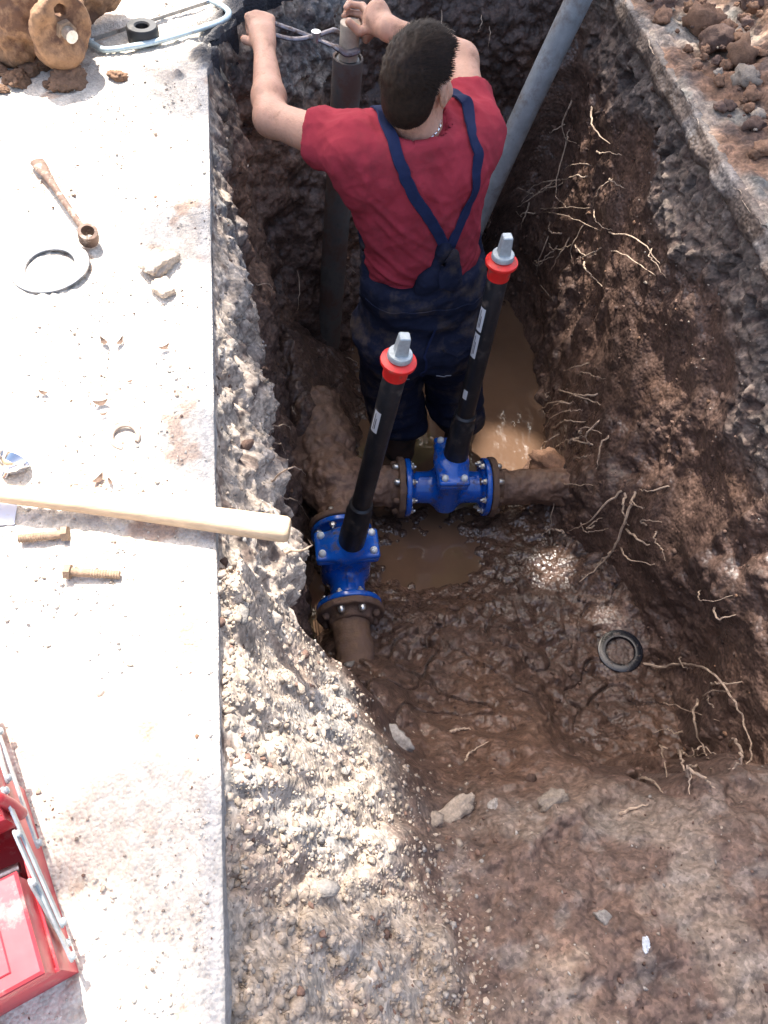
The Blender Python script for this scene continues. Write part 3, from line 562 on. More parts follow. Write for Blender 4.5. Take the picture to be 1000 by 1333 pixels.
# ================================================================== PIPEWORK
def hexbolt(name, p, ax, r, h, mat_, parent, cap=False):
    m = MB(); F_ = frame(p, ax)
    if cap: m.lathe([(r, 0), (r, h * 0.45), (r * 0.85, h * 0.8), (r * 0.45, h)], 14, F_)
    else:
        m.lathe([(r * 1.25, 0), (r * 1.25, h * 0.12)], 16, F_); m.lathe([(r, h * 0.12), (r, h * 0.62), (r * 0.9, h * 0.7)], 6, F_); m.lathe([(r * 0.5, h * 0.7), (r * 0.5, h * 1.1)], 10, F_)
    return m.build(name, mat_, parent)
def gate_valve(c, ax, base, top, label, bolts_rot=0.0):
    c = np.array(c, float); ax = unit(ax); up = np.array((0, 0, 1.0)); up = unit(up - ax * (up @ ax)); sd = np.cross(up, ax)
    root = empty('gate_valve', c, label, 'valve', 'blue gate valves in the trench')
    A = np.array([ax, sd, up]); g = SDF(c - 0.25, c + np.array((0.25, 0.25, 0.30)), 0.0034)
    g.cone(c - ax * 0.14, c + ax * 0.14, 0.060, 0.060, 0.012)
    g.rbox(c + up * 0.035, (0.046, 0.086, 0.115), 0.042, A, 0.03)
    for s_ in (-1, 1):
        g.disc(c + ax * s_ * 0.147, ax, 0.110, 0.0105, 0.004, 0.010); g.disc(c + ax * s_ * 0.136, ax, 0.078, 0.008, 0.004, 0.014)
    g.rbox(c + up * 0.136, (0.054, 0.103, 0.011), 0.010, A, 0.012)
    g.rbox(c - up * 0.088, (0.022, 0.03, 0.02), 0.014, A, 0.015)
    g.cone(c - ax * 0.1 + up * 0.061, c + ax * 0.1 + up * 0.061, 0.004, 0.004, 0.006)
    V, F_ = g.mesh(); V = lap(V, F_, 1, 0.4); body = link('body', mesh_np('body', V, F_), m_blue, root)
    b0 = c + up * 0.150; g = SDF(b0 - 0.14, b0 + 0.16, 0.0032)
    g.rbox(b0 + up * 0.010, (0.056, 0.106, 0.0115), 0.010, A, 0.01)
    base = np.array(base, float); top = np.array(top, float); da = unit(top - base)
    g.cone(b0 + up * 0.01, base + da * 0.015, 0.060, 0.045, 0.03); g.ell(b0 + up * 0.012, (0.045, 0.075, 0.035), A, 0.03)
    V, F_ = g.mesh(); V = lap(V, F_, 1, 0.4); bon = link('bonnet', mesh_np('bonnet', V, F_), m_blue, root)
    for sx_ in (-1, 1):
        for sy_ in (-1, 1): hexbolt('bonnet_bolt', b0 + up * 0.021 + ax * sx_ * 0.034 + sd * sy_ * 0.084, up, 0.0125, 0.017, m_capw, bon, cap=True)
    for s_ in (-1, 1):
        for k in range(8):
            a = bolts_rot + (k + 0.5) * math.pi / 4; q = c + ax * s_ * 0.136 + 0.090 * (math.cos(a) * sd + math.sin(a) * up)
            hexbolt('flange_bolt', q, -ax * s_, 0.0105, 0.017, m_zinc, body)
    # telescopic extension spindle
    L = np.linalg.norm(top - base); F_ = frame(base, da)
    sp = MB().lathe([(0.030, 0.0), (0.0295, L * 0.5), (0.0288, L - 0.075), (0.0265, L - 0.07)], 28, F_).build('extension_spindle', m_black, root)
    MB().lathe([(0.044, -0.015), (0.0435, 0.10), (0.041, 0.115), (0.041, 0.21), (0.0375, 0.215), (0.0370, 0.25), (0.030, 0.256)], 28, F_).build('lower_sleeve', m_black, sp)
    MB().lathe([(0.0305, L - 0.118), (0.0315, L - 0.085), (0.033, L - 0.082), (0.036, L - 0.076), (0.0435, L - 0.074), (0.0445, L - 0.070), (0.0435, L - 0.0655), (0.034, L - 0.061), (0.024, L - 0.058)], 32, F_).build('red_collar', m_red, sp)
    cap_ = MB().lathe([(0.022, L - 0.062), (0.0300, L - 0.056), (0.0305, L - 0.046), (0.0285, L - 0.042), (0.015, L - 0.040)], 28, F_).build('cap_disc', m_galv, sp)
    def sq(w, h): return [tuple(F_ @ Vector((x_ * w, y_ * w, h))) for x_, y_ in ((-1, -.8), (-.8, -1), (.8, -1), (1, -.8), (1, .8), (.8, 1), (-.8, 1), (-1, .8))]
    MB().ring_sweep([sq(0.0165, L - 0.045), sq(0.0130, L + 0.010), sq(0.0112, L + 0.0125)]).build('square_head', m_galv, sp, sharp=25)
    return root, sp, F_, L
def sticker(F_, r, z0, z1, a0, w, parent, lines=True):
    n = 8; rr = r + 0.0006
    V = [F_ @ Vector((rr * math.cos(a0 + w * (k / n - .5)), rr * math.sin(a0 + w * (k / n - .5)), z)) for z in (z0, z1) for k in range(n + 1)]
    o = MB().add([tuple(v) for v in V], [(k, k + 1, n + 2 + k, n + 1 + k) for k in range(n)]).build('sticker', m_label, parent)
    if lines:
        m = MB()
        for q, (u0, u1) in enumerate(((-.22, -.12), (0.0, .12))):
            zz0, zz1 = z0 + (z1 - z0) * (0.12 + 0.05 * q), z0 + (z1 - z0) * (0.88 - 0.22 * q); r2 = rr + 0.0005
            W_ = [tuple(F_ @ Vector((r2 * math.cos(a0 + w * u), r2 * math.sin(a0 + w * u), z))) for z in (zz0, zz1) for u in (u0, u1)]; m.add(W_, [(0, 1, 3, 2)])
        m.build('print_line', m_print, o)
    return o
V1 = np.array((0.622, 1.580, -1.20)); AX1 = unit((0.997, -0.075, 0.0)); V2 = np.array((0.212, 1.268, -1.20)); AX2 = unit((0.01, 1, 0.0))
v1, sp1, F1, L1 = gate_valve(V1, AX1, (0.632, 1.583, -1.035), (0.628, 1.597, -0.105), 'blue flanged gate valve set crosswise, its black spindle bearing two white stickers')
v2, sp2, F2_, L2 = gate_valve(V2, AX2, (0.222, 1.262, -1.035), (0.309, 1.257, -0.105), 'blue flanged gate valve lying lengthwise beside the pale gravel slope')
def face_angle(F_, L): 
    q = F_.inverted() @ Vector((0, 0, 1.15)); return math.atan2(q.y, q.x)
fa1, fa2 = face_angle(F1, L1), face_angle(F2_, L2)
sticker(F1, 0.0289, L1 - 0.30, L1 - 0.215, fa1 - 0.75, 0.75, sp1); sticker(F1, 0.0291, L1 - 0.405, L1 - 0.31, fa1 - 0.75, 0.75, sp1)
sticker(F1, 0.0293, L1 - 0.585, L1 - 0.545, fa1 - 0.55, 0.55, sp1, False); sticker(F2_, 0.0291, L2 - 0.315, L2 - 0.235, fa2 - 0.65, 0.75, sp2)

def counter_flange(c, ax, parent, rot=0.0):
    ax = unit(ax); g = SDF(np.array(c) - 0.15, np.array(c) + 0.15, 0.004); g.disc(c, ax, 0.114, 0.0125, 0.004); g.disc(np.array(c) + ax * 0.02, ax, 0.075, 0.02, 0.01, 0.02)
    V, F_ = g.mesh(); V = V + vnormals(V, F_) * (0.003 * fbm(V, 28, 3, off=4))[:, None]; o = link('flange', mesh_np('flange', V, F_), m_rust, parent)
    up = np.array((0, 0, 1.0)); sd = np.cross(up, ax)
    for k in range(8):
        a = rot + (k + .5) * math.pi / 4; hexbolt('flange_bolt', np.array(c) + ax * 0.0125 + 0.090 * (math.cos(a) * sd + math.sin(a) * up), ax, 0.012, 0.02, m_zinc if k in (1, 2) else m_rust, o, cap=True)
    return o
def muddy_pipe(name, label, cones, lo, hi, k=0.03, amp=0.010, matl=None, loc=None):
    g = SDF(lo, hi, 0.0055)
    for a, b, ra, rb in cones: g.cone(a, b, ra, rb, k)
    V, F_ = g.mesh(); N_ = vnormals(V, F_); V = V + N_ * (amp * fbm(V, 12, 4, off=2) + amp * 0.7 * lumps(V, 30, 5) * smooth(0.0, 0.3, fbm(V, 7, 2, off=8)))[:, None]
    root = empty(name, loc if loc is not None else cones[0][0], label, 'pipe'); link('pipe_body', mesh_np(name, V, F_), matl or m_muddy, root); return root
e1 = V1 + AX1 * 0.158
rp = muddy_pipe('pipe', 'mud caked pipe running from the crosswise valve into the root filled bank', [(e1 + AX1 * 0.01, e1 + AX1 * 0.48, 0.066, 0.070)], e1 - np.array((0.1, 0.16, 0.12)), e1 + np.array((0.62, 0.14, 0.12)), amp=0.012)
counter_flange(e1 + AX1 * 0.0135, AX1, rp)
e2 = V2 - AX2 * 0.158
npipe = muddy_pipe('pipe', 'rusty brown pipe leaving the lengthwise valve into the mud below the gravel slope', [(e2 - AX2 * 0.01, e2 - AX2 * 0.45, 0.060, 0.062)], e2 - np.array((0.12, 0.56, 0.12)), e2 + np.array((0.12, 0.1, 0.12)), amp=0.006, matl=m_rust)
counter_flange(e2 - AX2 * 0.0135, -AX2, npipe)
e3 = V1 - AX1 * 0.158; e4 = V2 + AX2 * 0.158; jn = np.array((0.215, 1.62, -1.19))
tee = muddy_pipe('pipe_tee', 'mud buried pipe tee joining the two blue valves', [(e3 + AX1 * 0.0, jn, 0.068, 0.082), (e4, jn, 0.068, 0.085), (jn, (0.16, 1.95, -1.17), 0.086, 0.10), (jn, (0.06, 1.70, -1.22), 0.08, 0.09), ((0.18, 1.82, -1.20), (0.10, 2.0, -1.22), 0.12, 0.13)],
                 np.array((-0.14, 1.36, -1.42)), np.array((0.58, 2.2, -0.98)), k=0.06, amp=0.016, loc=jn)
counter_flange(e3 - AX1 * 0.0135, -AX1, tee); counter_flange(e4 + AX2 * 0.0135, AX2, tee)

# upright old pipe in the far corner, its inner rod, and the pliers on it
gp0, gp1 = np.array((0.255, 2.425, -1.42)), np.array((0.302, 2.405, -0.062)); gd = unit(gp1 - gp0); F_ = frame(gp0, gd); L = np.linalg.norm(gp1 - gp0)
r0 = empty('upright_pipe', (gp0[0], gp0[1], -1.3), 'weathered grey pipe standing upright in the corner before the worker', 'pipe')
MB().lathe([(0.050, 0), (0.049, L * 0.35), (0.047, L * 0.7), (0.0465, L), (0.0400, L), (0.0395, L - 0.10)], 32, F_).build('pipe_body', m_gpipe, r0)
r1 = empty('rod', tuple(gp1), 'cream coloured rod sticking out of the upright grey pipe', 'rod')
MB().lathe([(0.030, L - 0.25), (0.0295, L + 0.05), (0.030, L + 0.098), (0.026, L + 0.10)], 24, F_).build('shaft', m_cream, r1)
MB().lathe([(0.0385, L - 0.03), (0.0385, L - 0.006), (0.031, L - 0.002)], 24, F_).build('packing', m_black, r1)
pl = empty('water_pump_pliers', (0.19, 2.41, 0.0), 'grey steel water pump pliers clamped on the cream rod', 'pliers')
jx = gp1 + gd * 0.035
hL = np.array((0.045, 2.435, 0.012))
def lever(pts, rad): return MB().tube(curve(pts, 6), rad, 10, flat=0.7)
MBa = lever([hL + (0.0, 0.014, 0.010), (0.13, 2.430, 0.004), (0.20, 2.412, -0.012), (0.262, 2.372, -0.018), jx + (-0.012, -0.040, -0.004), jx + (0.028, -0.030, 0)], [0.0085] * 18 + [0.012] * 6 + [0.012] * 6 + [0.009]); MBa.build('handle', m_pliers, pl)
MBb = lever([hL + (0.0, -0.020, -0.006), (0.13, 2.402, -0.010), (0.20, 2.410, -0.006), (0.258, 2.432, 0.0), jx + (-0.01, 0.042, 0.004), jx + (0.025, 0.034, 0.004)], [0.0085] * 18 + [0.012] * 12 + [0.009]); MBb.build('handle', m_pliers, pl)
MB().lathe([(0.014, -0.014), (0.014, 0.014)], 14, frame((0.205, 2.410, -0.006), (0, 0, 1))).build('pivot', m_zinc, pl)

# long grey pipe leaning out of the water behind the worker
a, b = np.array((0.705, 2.462, -1.42)), np.array((1.09, 2.650, 0.0)); d_ = unit(b - a)
lp = empty('long_pipe', tuple(a), 'long smooth grey pipe leaning out of the trench behind the worker', 'pipe')
pts = [a + d_ * t + np.array((-0.028, 0, 0)) * math.sin(t * 1.9) for t in np.linspace(0, 2.3, 24)]
MB().tube(pts, 0.043, 28).build('pipe_body', m_lpipe, lp)

# ================================================================== THE WORKER
person = empty('person', (0.64, 1.88, -1.40), 'worker in a red shirt and navy dungarees, seen from behind, reaching up with both arms', 'person')
# --- body: head, neck, arms and hands in one skin
Hc = np.array((0.408, 1.880, 0.143)); hf = unit((0.60, 0.78, -0.16)); hu = unit(np.array((-0.10, 0.06, 1.0)) - hf * (np.array((-0.10, 0.06, 1.0)) @ hf)); hr = np.cross(hf, hu)
HA = np.array([hr, hf, hu])                       # local head axes: right, forward, up
def H(x, y, z): return Hc + hr * x + hf * y + hu * z
LS, LE, LW = np.array((0.262, 1.868, -0.025)), np.array((0.052, 2.060, -0.052)), np.array((0.050, 2.335, -0.002))
RS, RE, RW = np.array((0.582, 1.918, -0.015)), np.array((0.588, 2.160, 0.055)), np.array((0.392, 2.262, 0.088))
g = SDF((-0.06, 1.70, -0.30), (0.76, 2.58, 0.34), 0.0042)
g.ell(H(0, -0.012, 0.022), (0.074, 0.094, 0.092), HA, 0.02); g.ell(H(0, 0.035, -0.040), (0.058, 0.062, 0.078), HA, 0.03)
g.ell(H(0, 0.070, -0.088), (0.030, 0.028, 0.026), HA, 0.03); g.ell(H(0, 0.075, 0.030), (0.055, 0.022, 0.030), HA, 0.025)
g.cone(H(0, 0.090, 0.010), H(0, 0.112, -0.028), 0.010, 0.014, 0.012); g.ell(H(0, 0.096, -0.062), (0.024, 0.010, 0.012), HA, 0.012)
for s_ in (-1, 1):
    g.ell(H(s_ * 0.033, 0.083, 0.006), (0.016, 0.010, 0.009), HA, 0.0, 'cut'); g.ell(H(s_ * 0.033, 0.074, 0.005), (0.013, 0.012, 0.011), HA, 0.004)
    g.ell(H(s_ * 0.046, 0.062, -0.025), (0.024, 0.022, 0.020), HA, 0.03)
    g.ell(H(s_ * 0.079, -0.004, -0.010), (0.008, 0.020, 0.033), HA, 0.006); g.ell(H(s_ * 0.088, 0.000, -0.006), (0.007, 0.011, 0.018), HA, 0.0, 'cut')
NB = np.array((0.432, 1.866, -0.002))
g.cone(H(0, -0.028, -0.055), NB, 0.055, 0.062, 0.03); g.cone(NB, (0.445, 1.874, -0.10), 0.062, 0.08, 0.04)
g.cone(NB - (0, 0, 0.06), LS - (0, 0, 0.01), 0.040, 0.050, 0.03); g.cone(NB - (0, 0, 0.06), RS - (0, 0, 0.01), 0.040, 0.050, 0.03)
g.cone((0.445, 1.875, -0.10), (0.47, 1.865, -0.27), 0.095, 0.09, 0.05)
def arm(S_, E_, W_):
    g.cone(S_, E_, 0.057, 0.044, 0.03); m = E_ + (W_ - E_) * 0.28
    g.cone(E_, m, 0.042, 0.046, 0.03); g.cone(m, W_, 0.046, 0.029, 0.02)
arm(LS, LE, LW); arm(RS, RE, RW)
def finger(base, dirs, lens, r):
    p = np.array(base, float)
    for d, l in zip(dirs, lens):
        q = p + unit(d) * l; g.cone(p, q, r, r * 0.93, 0.006); p = q; r *= 0.93
# left hand: back of the hand up, fingers curled over the plier handles, thumb underneath
g.cone(LW, LW + np.array((-0.002, 0.045, 0.010)), 0.028, 0.031, 0.015); 
for k, dx in enumerate((-0.036, -0.013, 0.010, 0.032)):
    kn = LW + np.array((dx * 0.95 - 0.004, 0.112 - 0.006 * abs(k - 1.5), 0.036 - 0.004 * abs(k - 1)))
    g.cone(LW + np.array((dx * 0.45, 0.02, 0.006)), kn, 0.017, 0.0125, 0.018)
    finger(kn, [(dx * 1.2, 0.85, -0.35), (0, 0.05, -1), (0, -0.8, -0.5)], [0.042, 0.030, 0.02], 0.0105)
finger(LW + np.array((-0.026, 0.030, -0.004)), [(-0.7, 0.7, -0.1), (-0.1, 0.9, -0.35)], [0.038, 0.036], 0.0125)
# right hand: closed round the rod, thumb along its near side
rt = gp1 + gd * 0.075; ax_h = unit(rt - RW)
pc = RW + ax_h * 0.062 + np.array((0.008, 0.010, 0.022)); g.cone(RW, pc, 0.029, 0.037, 0.02); g.ell(pc, (0.036, 0.044, 0.038), None, 0.02)
for k in range(4):
    z_ = 0.050 - 0.024 * k; c_ = rt + gd * z_; a0 = c_ + np.array((0.050, -0.006, 0.0)); 
    g.cone(pc + gd * z_ * 0.7, a0 + np.array((0, 0.01, 0)), 0.018, 0.0125, 0.018)
    finger(a0, [(-0.25, 1, 0.02), (-1, 0.30, 0), (-0.5, -1, 0)], [0.046, 0.046 - 0.004 * abs(k - 1), 0.026], 0.0108)
finger(pc + np.array((-0.012, -0.026, -0.010)), [(-0.85, 0.25, -0.35), (-0.75, 0.10, 0.55)], [0.044, 0.038], 0.0135)
V, F_ = g.mesh(); V = lap(V, F_, 2, 0.4); skin = link('body', mesh_np('body', V, F_), m_skin, person)
# --- hair: cropped sides, longer crown, combed strands over a cap
lo = Hc - 0.16; g = SDF(lo, Hc + 0.16, 0.0034); g.ell(H(0, -0.014, 0.026), (0.0795, 0.1005, 0.0975), HA, 0.0); g.ell(H(0, -0.052, -0.040), (0.060, 0.050, 0.052), HA, 0.03)
g.ell(H(0, 0.040, 0.080), (0.060, 0.050, 0.036), HA, 0.03)
X, Y, Z = g.coords(); lx = (X - Hc[0]) * hr[0] + (Y - Hc[1]) * hr[1] + (Z - Hc[2]) * hr[2]; ly = (X - Hc[0]) * hf[0] + (Y - Hc[1]) * hf[1] + (Z - Hc[2]) * hf[2]; lz = (X - Hc[0]) * hu[0] + (Y - Hc[1]) * hu[1] + (Z - Hc[2]) * hu[2]
line = np.where(ly < -0.02, -0.088 + 0.10 * np.clip((np.abs(lx) - 0.045) / 0.03, 0, 1) * np.clip((ly + 0.06) / 0.04, 0, 1), 0.012 + np.clip(ly + 0.02, 0, 1) * 0.75)
line = np.where((ly > -0.035) & (ly < 0.03) & (np.abs(lx) > 0.05), 0.022, line)
g.f = np.maximum(g.f, (line - lz).astype(np.float32) * 0.8)
V, F_ = g.mesh(); V = lap(V, F_, 3, 0.45); Nn = vnormals(V, F_); ql = (V - Hc) @ HA.T
streak = fbm(np.stack([ql[:, 0] * 1.0 + 0.25 * ql[:, 1], ql[:, 1] * 0.22, ql[:, 2] * 0.5], 1), 75, 3, off=4); crown = smooth(-0.02, 0.06, ql[:, 2])
V = V + Nn * (0.0035 * streak * (0.3 + crown) + 0.004 * crown * fbm(ql, 22, 2, off=9))[:, None]
hair = link('hair', mesh_np('hair', V, F_), m_hair, person)
VV = []; FF = []; sel = RNG.choice(len(V), 15000)
for i in sel:
    q = ql[i]; nrm = Nn[i]; cr = float(smooth(-0.03, 0.06, q[2])); l_ = 0.004 + 0.022 * cr * RNG.uniform(0.4, 1.3)
    flow = hf * (0.9 * cr) + hr * (0.45 * cr + RNG.normal(0, 0.28)) - hu * (1.0 - cr) + nrm * (0.35 + RNG.uniform(0, 0.35)); flow = unit(flow); w_ = unit(np.cross(flow, nrm)) * 0.00055
    b = V[i] - nrm * 0.001; k = len(VV); VV += [b - w_, b + w_, b + flow * l_ * 0.6 + w_ * 0.7, b + flow * l_ * 0.6 - w_ * 0.7, b + flow * l_ - nrm * l_ * 0.2]; FF += [(k, k + 1, k + 2, k + 3), (k + 3, k + 2, k + 4)]
tag(link('hair_strands', mesh_np('hair_strands', VV, FF), m_hair, hair), kind='stuff')
# --- torso shape shared by shirt and dungarees
tr = unit((0.985, 0.16, 0)); tf = unit((-0.16, 0.985, 0))
def torso_d(X, Y, Z, grow=0.0):
    zs = np.array([-0.75, -0.62, -0.50, -0.38, -0.24, -0.12, -0.05, 0.0, 0.035, 0.06])
    zq = np.clip(Z, -0.75, 0.06)
    cx = np.interp(zq, zs, [0.515, 0.505, 0.492, 0.477, 0.460, 0.447, 0.441, 0.438, 0.437, 0.436]); cy = np.interp(zq, zs, [1.850, 1.848, 1.856, 1.864, 1.872, 1.876, 1.876, 1.872, 1.868, 1.866])
    a = np.interp(zq, zs, [0.170, 0.174, 0.164, 0.152, 0.156, 0.170, 0.180, 0.166, 0.128, 0.090]) + grow; b = np.interp(zq, zs, [0.125, 0.130, 0.120, 0.112, 0.118, 0.126, 0.120, 0.102, 0.088, 0.076]) + grow
    u = (X - cx) * tr[0] + (Y - cy) * tr[1]; v_ = (X - cx) * tf[0] + (Y - cy) * tf[1]
    r = (np.abs(u / a) ** 2.3 + np.abs(v_ / b) ** 2.3) ** (1 / 2.3); return (r - 1) * np.minimum(a, b) * 0.9, u, v_
g = SDF((0.06, 1.68, -0.48), (0.76, 2.16, 0.10), 0.0042); X, Y, Z = g.coords()
d, u, v_ = torso_d(X, Y, Z, 0.006); d = np.maximum(d, np.maximum(-0.405 - Z, Z - 0.045)); g.f = np.broadcast_to(d, g.f.shape).astype(np.float32).copy()
ls2 = LS + (LE - LS) * 0.44; rs2 = RS + (RE - RS) * 0.50
g.cone(LS + (0.06, 0.005, -0.030), LS, 0.080, 0.068, 0.06); g.cone(LS, ls2, 0.070, 0.063, 0.03); g.cone(RS - (0.04, 0, 0.025), RS, 0.080, 0.066, 0.05); g.cone(RS, rs2, 0.067, 0.060, 0.03)
g.cone((0.30, 1.87, -0.12), (0.36, 1.87, -0.20), 0.06, 0.07, 0.06); g.cone(NB + (-0.03, 0.0, -0.05), LS + (0.03, 0, -0.012), 0.076, 0.072, 0.05); g.cone(NB + (0.03, 0.0, -0.05), RS + (-0.03, 0, -0.012), 0.076, 0.072, 0.05)
g.cone(NB + (0, 0, 0.012), NB + (0.003, -0.006, -0.07), 0.070, 0.088, 0.04)
for P0, dv in ((ls2, unit(LE - LS)), (rs2, unit(RE - RS))):
    sl, q = g.local(P0 + dv * 0.05, None, (0.10,) * 3, 0); pl_ = (q[0] * dv[0] + q[1] * dv[1] + q[2] * dv[2]) + 0.05; g.f[sl] = np.maximum(g.f[sl], np.where(pl_ > -0.03, pl_, -1).astype(np.float32))
nk = unit(H(0, -0.028, -0.03) - NB); g.cone(NB + nk * 0.02, NB + nk * 0.2, 0.062, 0.070, 0, 'cut')
sl, q = g.local(NB + nk * 0.075, None, (0.10,) * 3, 0); pl_ = q[0] * nk[0] + q[1] * nk[1] + q[2] * nk[2] + 0.045; rr_ = np.sqrt(np.maximum(q[0] ** 2 + q[1] ** 2 + q[2] ** 2 - (pl_ - 0.045) ** 2, 0)); g.f[sl] = np.maximum(g.f[sl], np.minimum(pl_, 0.082 - rr_).astype(np.float32))
V, F_ = g.mesh(); V = lap(V, F_, 2, 0.4); Nn = vnormals(V, F_)
fold = V @ np.array([[0.55, 0.2, 0.9], [0.3, 1.0, 0.2], [-0.8, 0.2, 0.35]]) * np.array([1, 1, 1]); sleeve = smooth(0.30, 0.24, V[:, 0])
w1 = ridge(np.stack([fold[:, 0] * 0.35, fold[:, 1] * 0.5, fold[:, 2]], 1), 13, 2, off=3); w2 = ridge(np.stack([fold[:, 0], fold[:, 1], fold[:, 2] * 0.35], 1), 11, 2, off=8); hem = smooth(-0.22, -0.42, V[:, 2])
w3 = ridge(np.stack([V[:, 0] * 0.4 + V[:, 2] * 0.15, V[:, 1] * 0.4, V[:, 2]], 1), 15, 2, off=14)
arml = np.linalg.norm(V - (LS + np.array((0.05, 0, -0.06))), axis=1); w4 = np.sin(arml * 95 + 2.0 * fbm(V, 6, 2)) * bump(arml, 0.085, 0.055)
V = V + Nn * (0.0075 * np.clip(w1, -0.4, 2) * (1 - 0.6 * hem) + 0.0055 * np.clip(w2, -0.4, 2) + 0.010 * w3 * hem + 0.0045 * w4 + 0.006 * fbm(V, 5, 2, off=2))[:, None]
uu = (V - np.array((0.447, 1.876, 0))) @ np.array((tr[0], tr[1], 0)); bk = smooth(0.04, -0.02, (V - np.array((0.455, 1.872, 0))) @ np.array((tf[0], tf[1], 0)))
crease = np.zeros(len(V))
for (u0, z0, u1, z1, A_, w_) in ((-0.17, -0.10, 0.02, -0.25, 6, 11), (-0.15, -0.16, 0.03, -0.31, 5, 10), (-0.16, -0.24, 0.0, -0.36, 6, 12), (-0.15, -0.32, 0.02, -0.385, 7, 10), (0.16, -0.09, 0.09, -0.25, 5, 10), (0.16, -0.20, 0.10, -0.33, 5, 10), (0.165, -0.30, 0.08, -0.37, 6, 10), (-0.09, 0.0, -0.15, -0.12, 5, 10), (-0.06, -0.04, 0.05, -0.10, 3.5, 12), (0.04, -0.03, 0.10, -0.12, 4, 9), (-0.02, -0.12, 0.09, -0.19, 3.5, 10), (-0.20, -0.02, -0.14, -0.10, 5, 9), (-0.24, 0.0, -0.19, -0.09, 5, 9)):
    a2 = np.array((u0, z0)); b2 = np.array((u1, z1)) - a2; q2 = np.stack([uu, V[:, 2]], 1) - a2; t2_ = np.clip((q2 @ b2) / (b2 @ b2), 0, 1); bow = 0.012 * np.sin(t2_ * math.pi)
    dd = np.linalg.norm(q2 - t2_[:, None] * b2 + np.array((0, 1)) * bow[:, None], axis=1) * 1000 / w_; crease += 0.001 * A_ * (1 - 0.9 * dd * dd) * np.exp(-dd * dd * 0.8) * np.sin(np.clip(t2_ * 0.9 + 0.1, 0, 1) * math.pi) ** 0.6
V = V + Nn * (crease * bk)[:, None]
shirt = link('shirt', mesh_np('shirt', V, F_), m_shirt, person)
sh_bvh = BVHTree.FromPolygons([tuple(p) for p in V], [tuple(map(int, f)) for f in F_])
# neckband
ring_ = []
for a in np.linspace(0, 2 * math.pi, 40, endpoint=False):
    e_a = unit(np.cross(nk, (0, 1, 0))); e_b = np.cross(nk, e_a); p = NB + nk * 0.028 + 0.069 * (math.cos(a) * e_a + math.sin(a) * e_b); ring_.append(p)
MB().tube(ring_, 0.006, 8, closed=True, flat=0.9).build('neckband', m_shirt, shirt)
ring_ = []
m = MB(); e_a = unit(np.cross(nk, (0, 1, 0))); e_b = np.cross(nk, e_a)
for i in range(64):
    a = 2 * math.pi * i / 64; rr = 0.0625 + 0.001 * (i % 2); p = NB + nk * (0.040 - 0.012 * math.sin(a + 2.2)) + rr * (math.cos(a) * e_a + math.sin(a) * e_b); t_ = -math.sin(a) * e_a + math.cos(a) * e_b
    m.tube([p - t_ * 0.0036, p + t_ * 0.0036], [0.0028, 0.0028], 6, flat=0.7 if i % 2 else 1.3)
m.build('necklace', m_silver, person)
# --- dungarees
g = SDF((0.22, 1.62, -1.22), (0.94, 2.10, -0.20), 0.0052); X, Y, Z = g.coords()
d, u, v_ = torso_d(X, Y, Z, 0.013); back = smooth(0.03, -0.03, v_); d = d - 0.012 * back * smooth(-0.55, -0.42, Z)
vx = (X - 0.520)
zcut = -0.372 - 0.03 * smooth(0.02, -0.12, u) + back * np.clip(0.150 - np.abs(vx + 0.012) * 2.3, 0, 0.14) + (1 - back) * 0.14
d = np.maximum(np.maximum(d, Z - zcut), -0.70 - Z); g.f = np.broadcast_to(d, g.f.shape).astype(np.float32).copy()
HL, KL, AL = np.array((0.415, 1.850, -0.64)), np.array((0.440, 1.905, -0.95)), np.array((0.505, 1.885, -1.25)); HR, KR, AR = np.array((0.590, 1.856, -0.64)), np.array((0.675, 1.915, -0.95)), np.array((0.745, 1.880, -1.25))
for h_, k_, a_ in ((HL, KL, AL), (HR, KR, AR)):
    g.cone(h_, k_, 0.116, 0.090, 0.05); g.cone(k_, a_, 0.090, 0.080, 0.03)
g.ell((0.425, 1.800, -0.66), (0.105, 0.085, 0.115), None, 0.05); g.ell((0.592, 1.806, -0.66), (0.105, 0.085, 0.115), None, 0.05)
g.f = np.maximum(g.f, (-1.165 - Z + 0.02 * (X - 0.6)).astype(np.float32))
V, F_ = g.mesh(); V = lap(V, F_, 2, 0.4); Nn = vnormals(V, F_)
w1 = ridge(np.stack([V[:, 0] * 0.6 + V[:, 2] * 0.25, V[:, 1] * 0.5, V[:, 2] * 1.0 - V[:, 0] * 0.3], 1), 8, 3, off=5); w2 = ridge(V * np.array([1, 1, 0.3]), 10, 2, off=9); lowl = smooth(-0.95, -1.16, V[:, 2])
V = V + Nn * (0.010 * w1 + 0.005 * w2 + 0.014 * lowl * ridge(V * np.array([0.3, 0.3, 1]), 9, 2, off=2) + 0.006 * fbm(V, 5, 2))[:, None]
dung = link('dungarees', mesh_np('dungarees', V, F_), m_navy, person)
du_bvh = BVHTree.FromPolygons([tuple(p) for p in V], [tuple(map(int, f)) for f in F_])
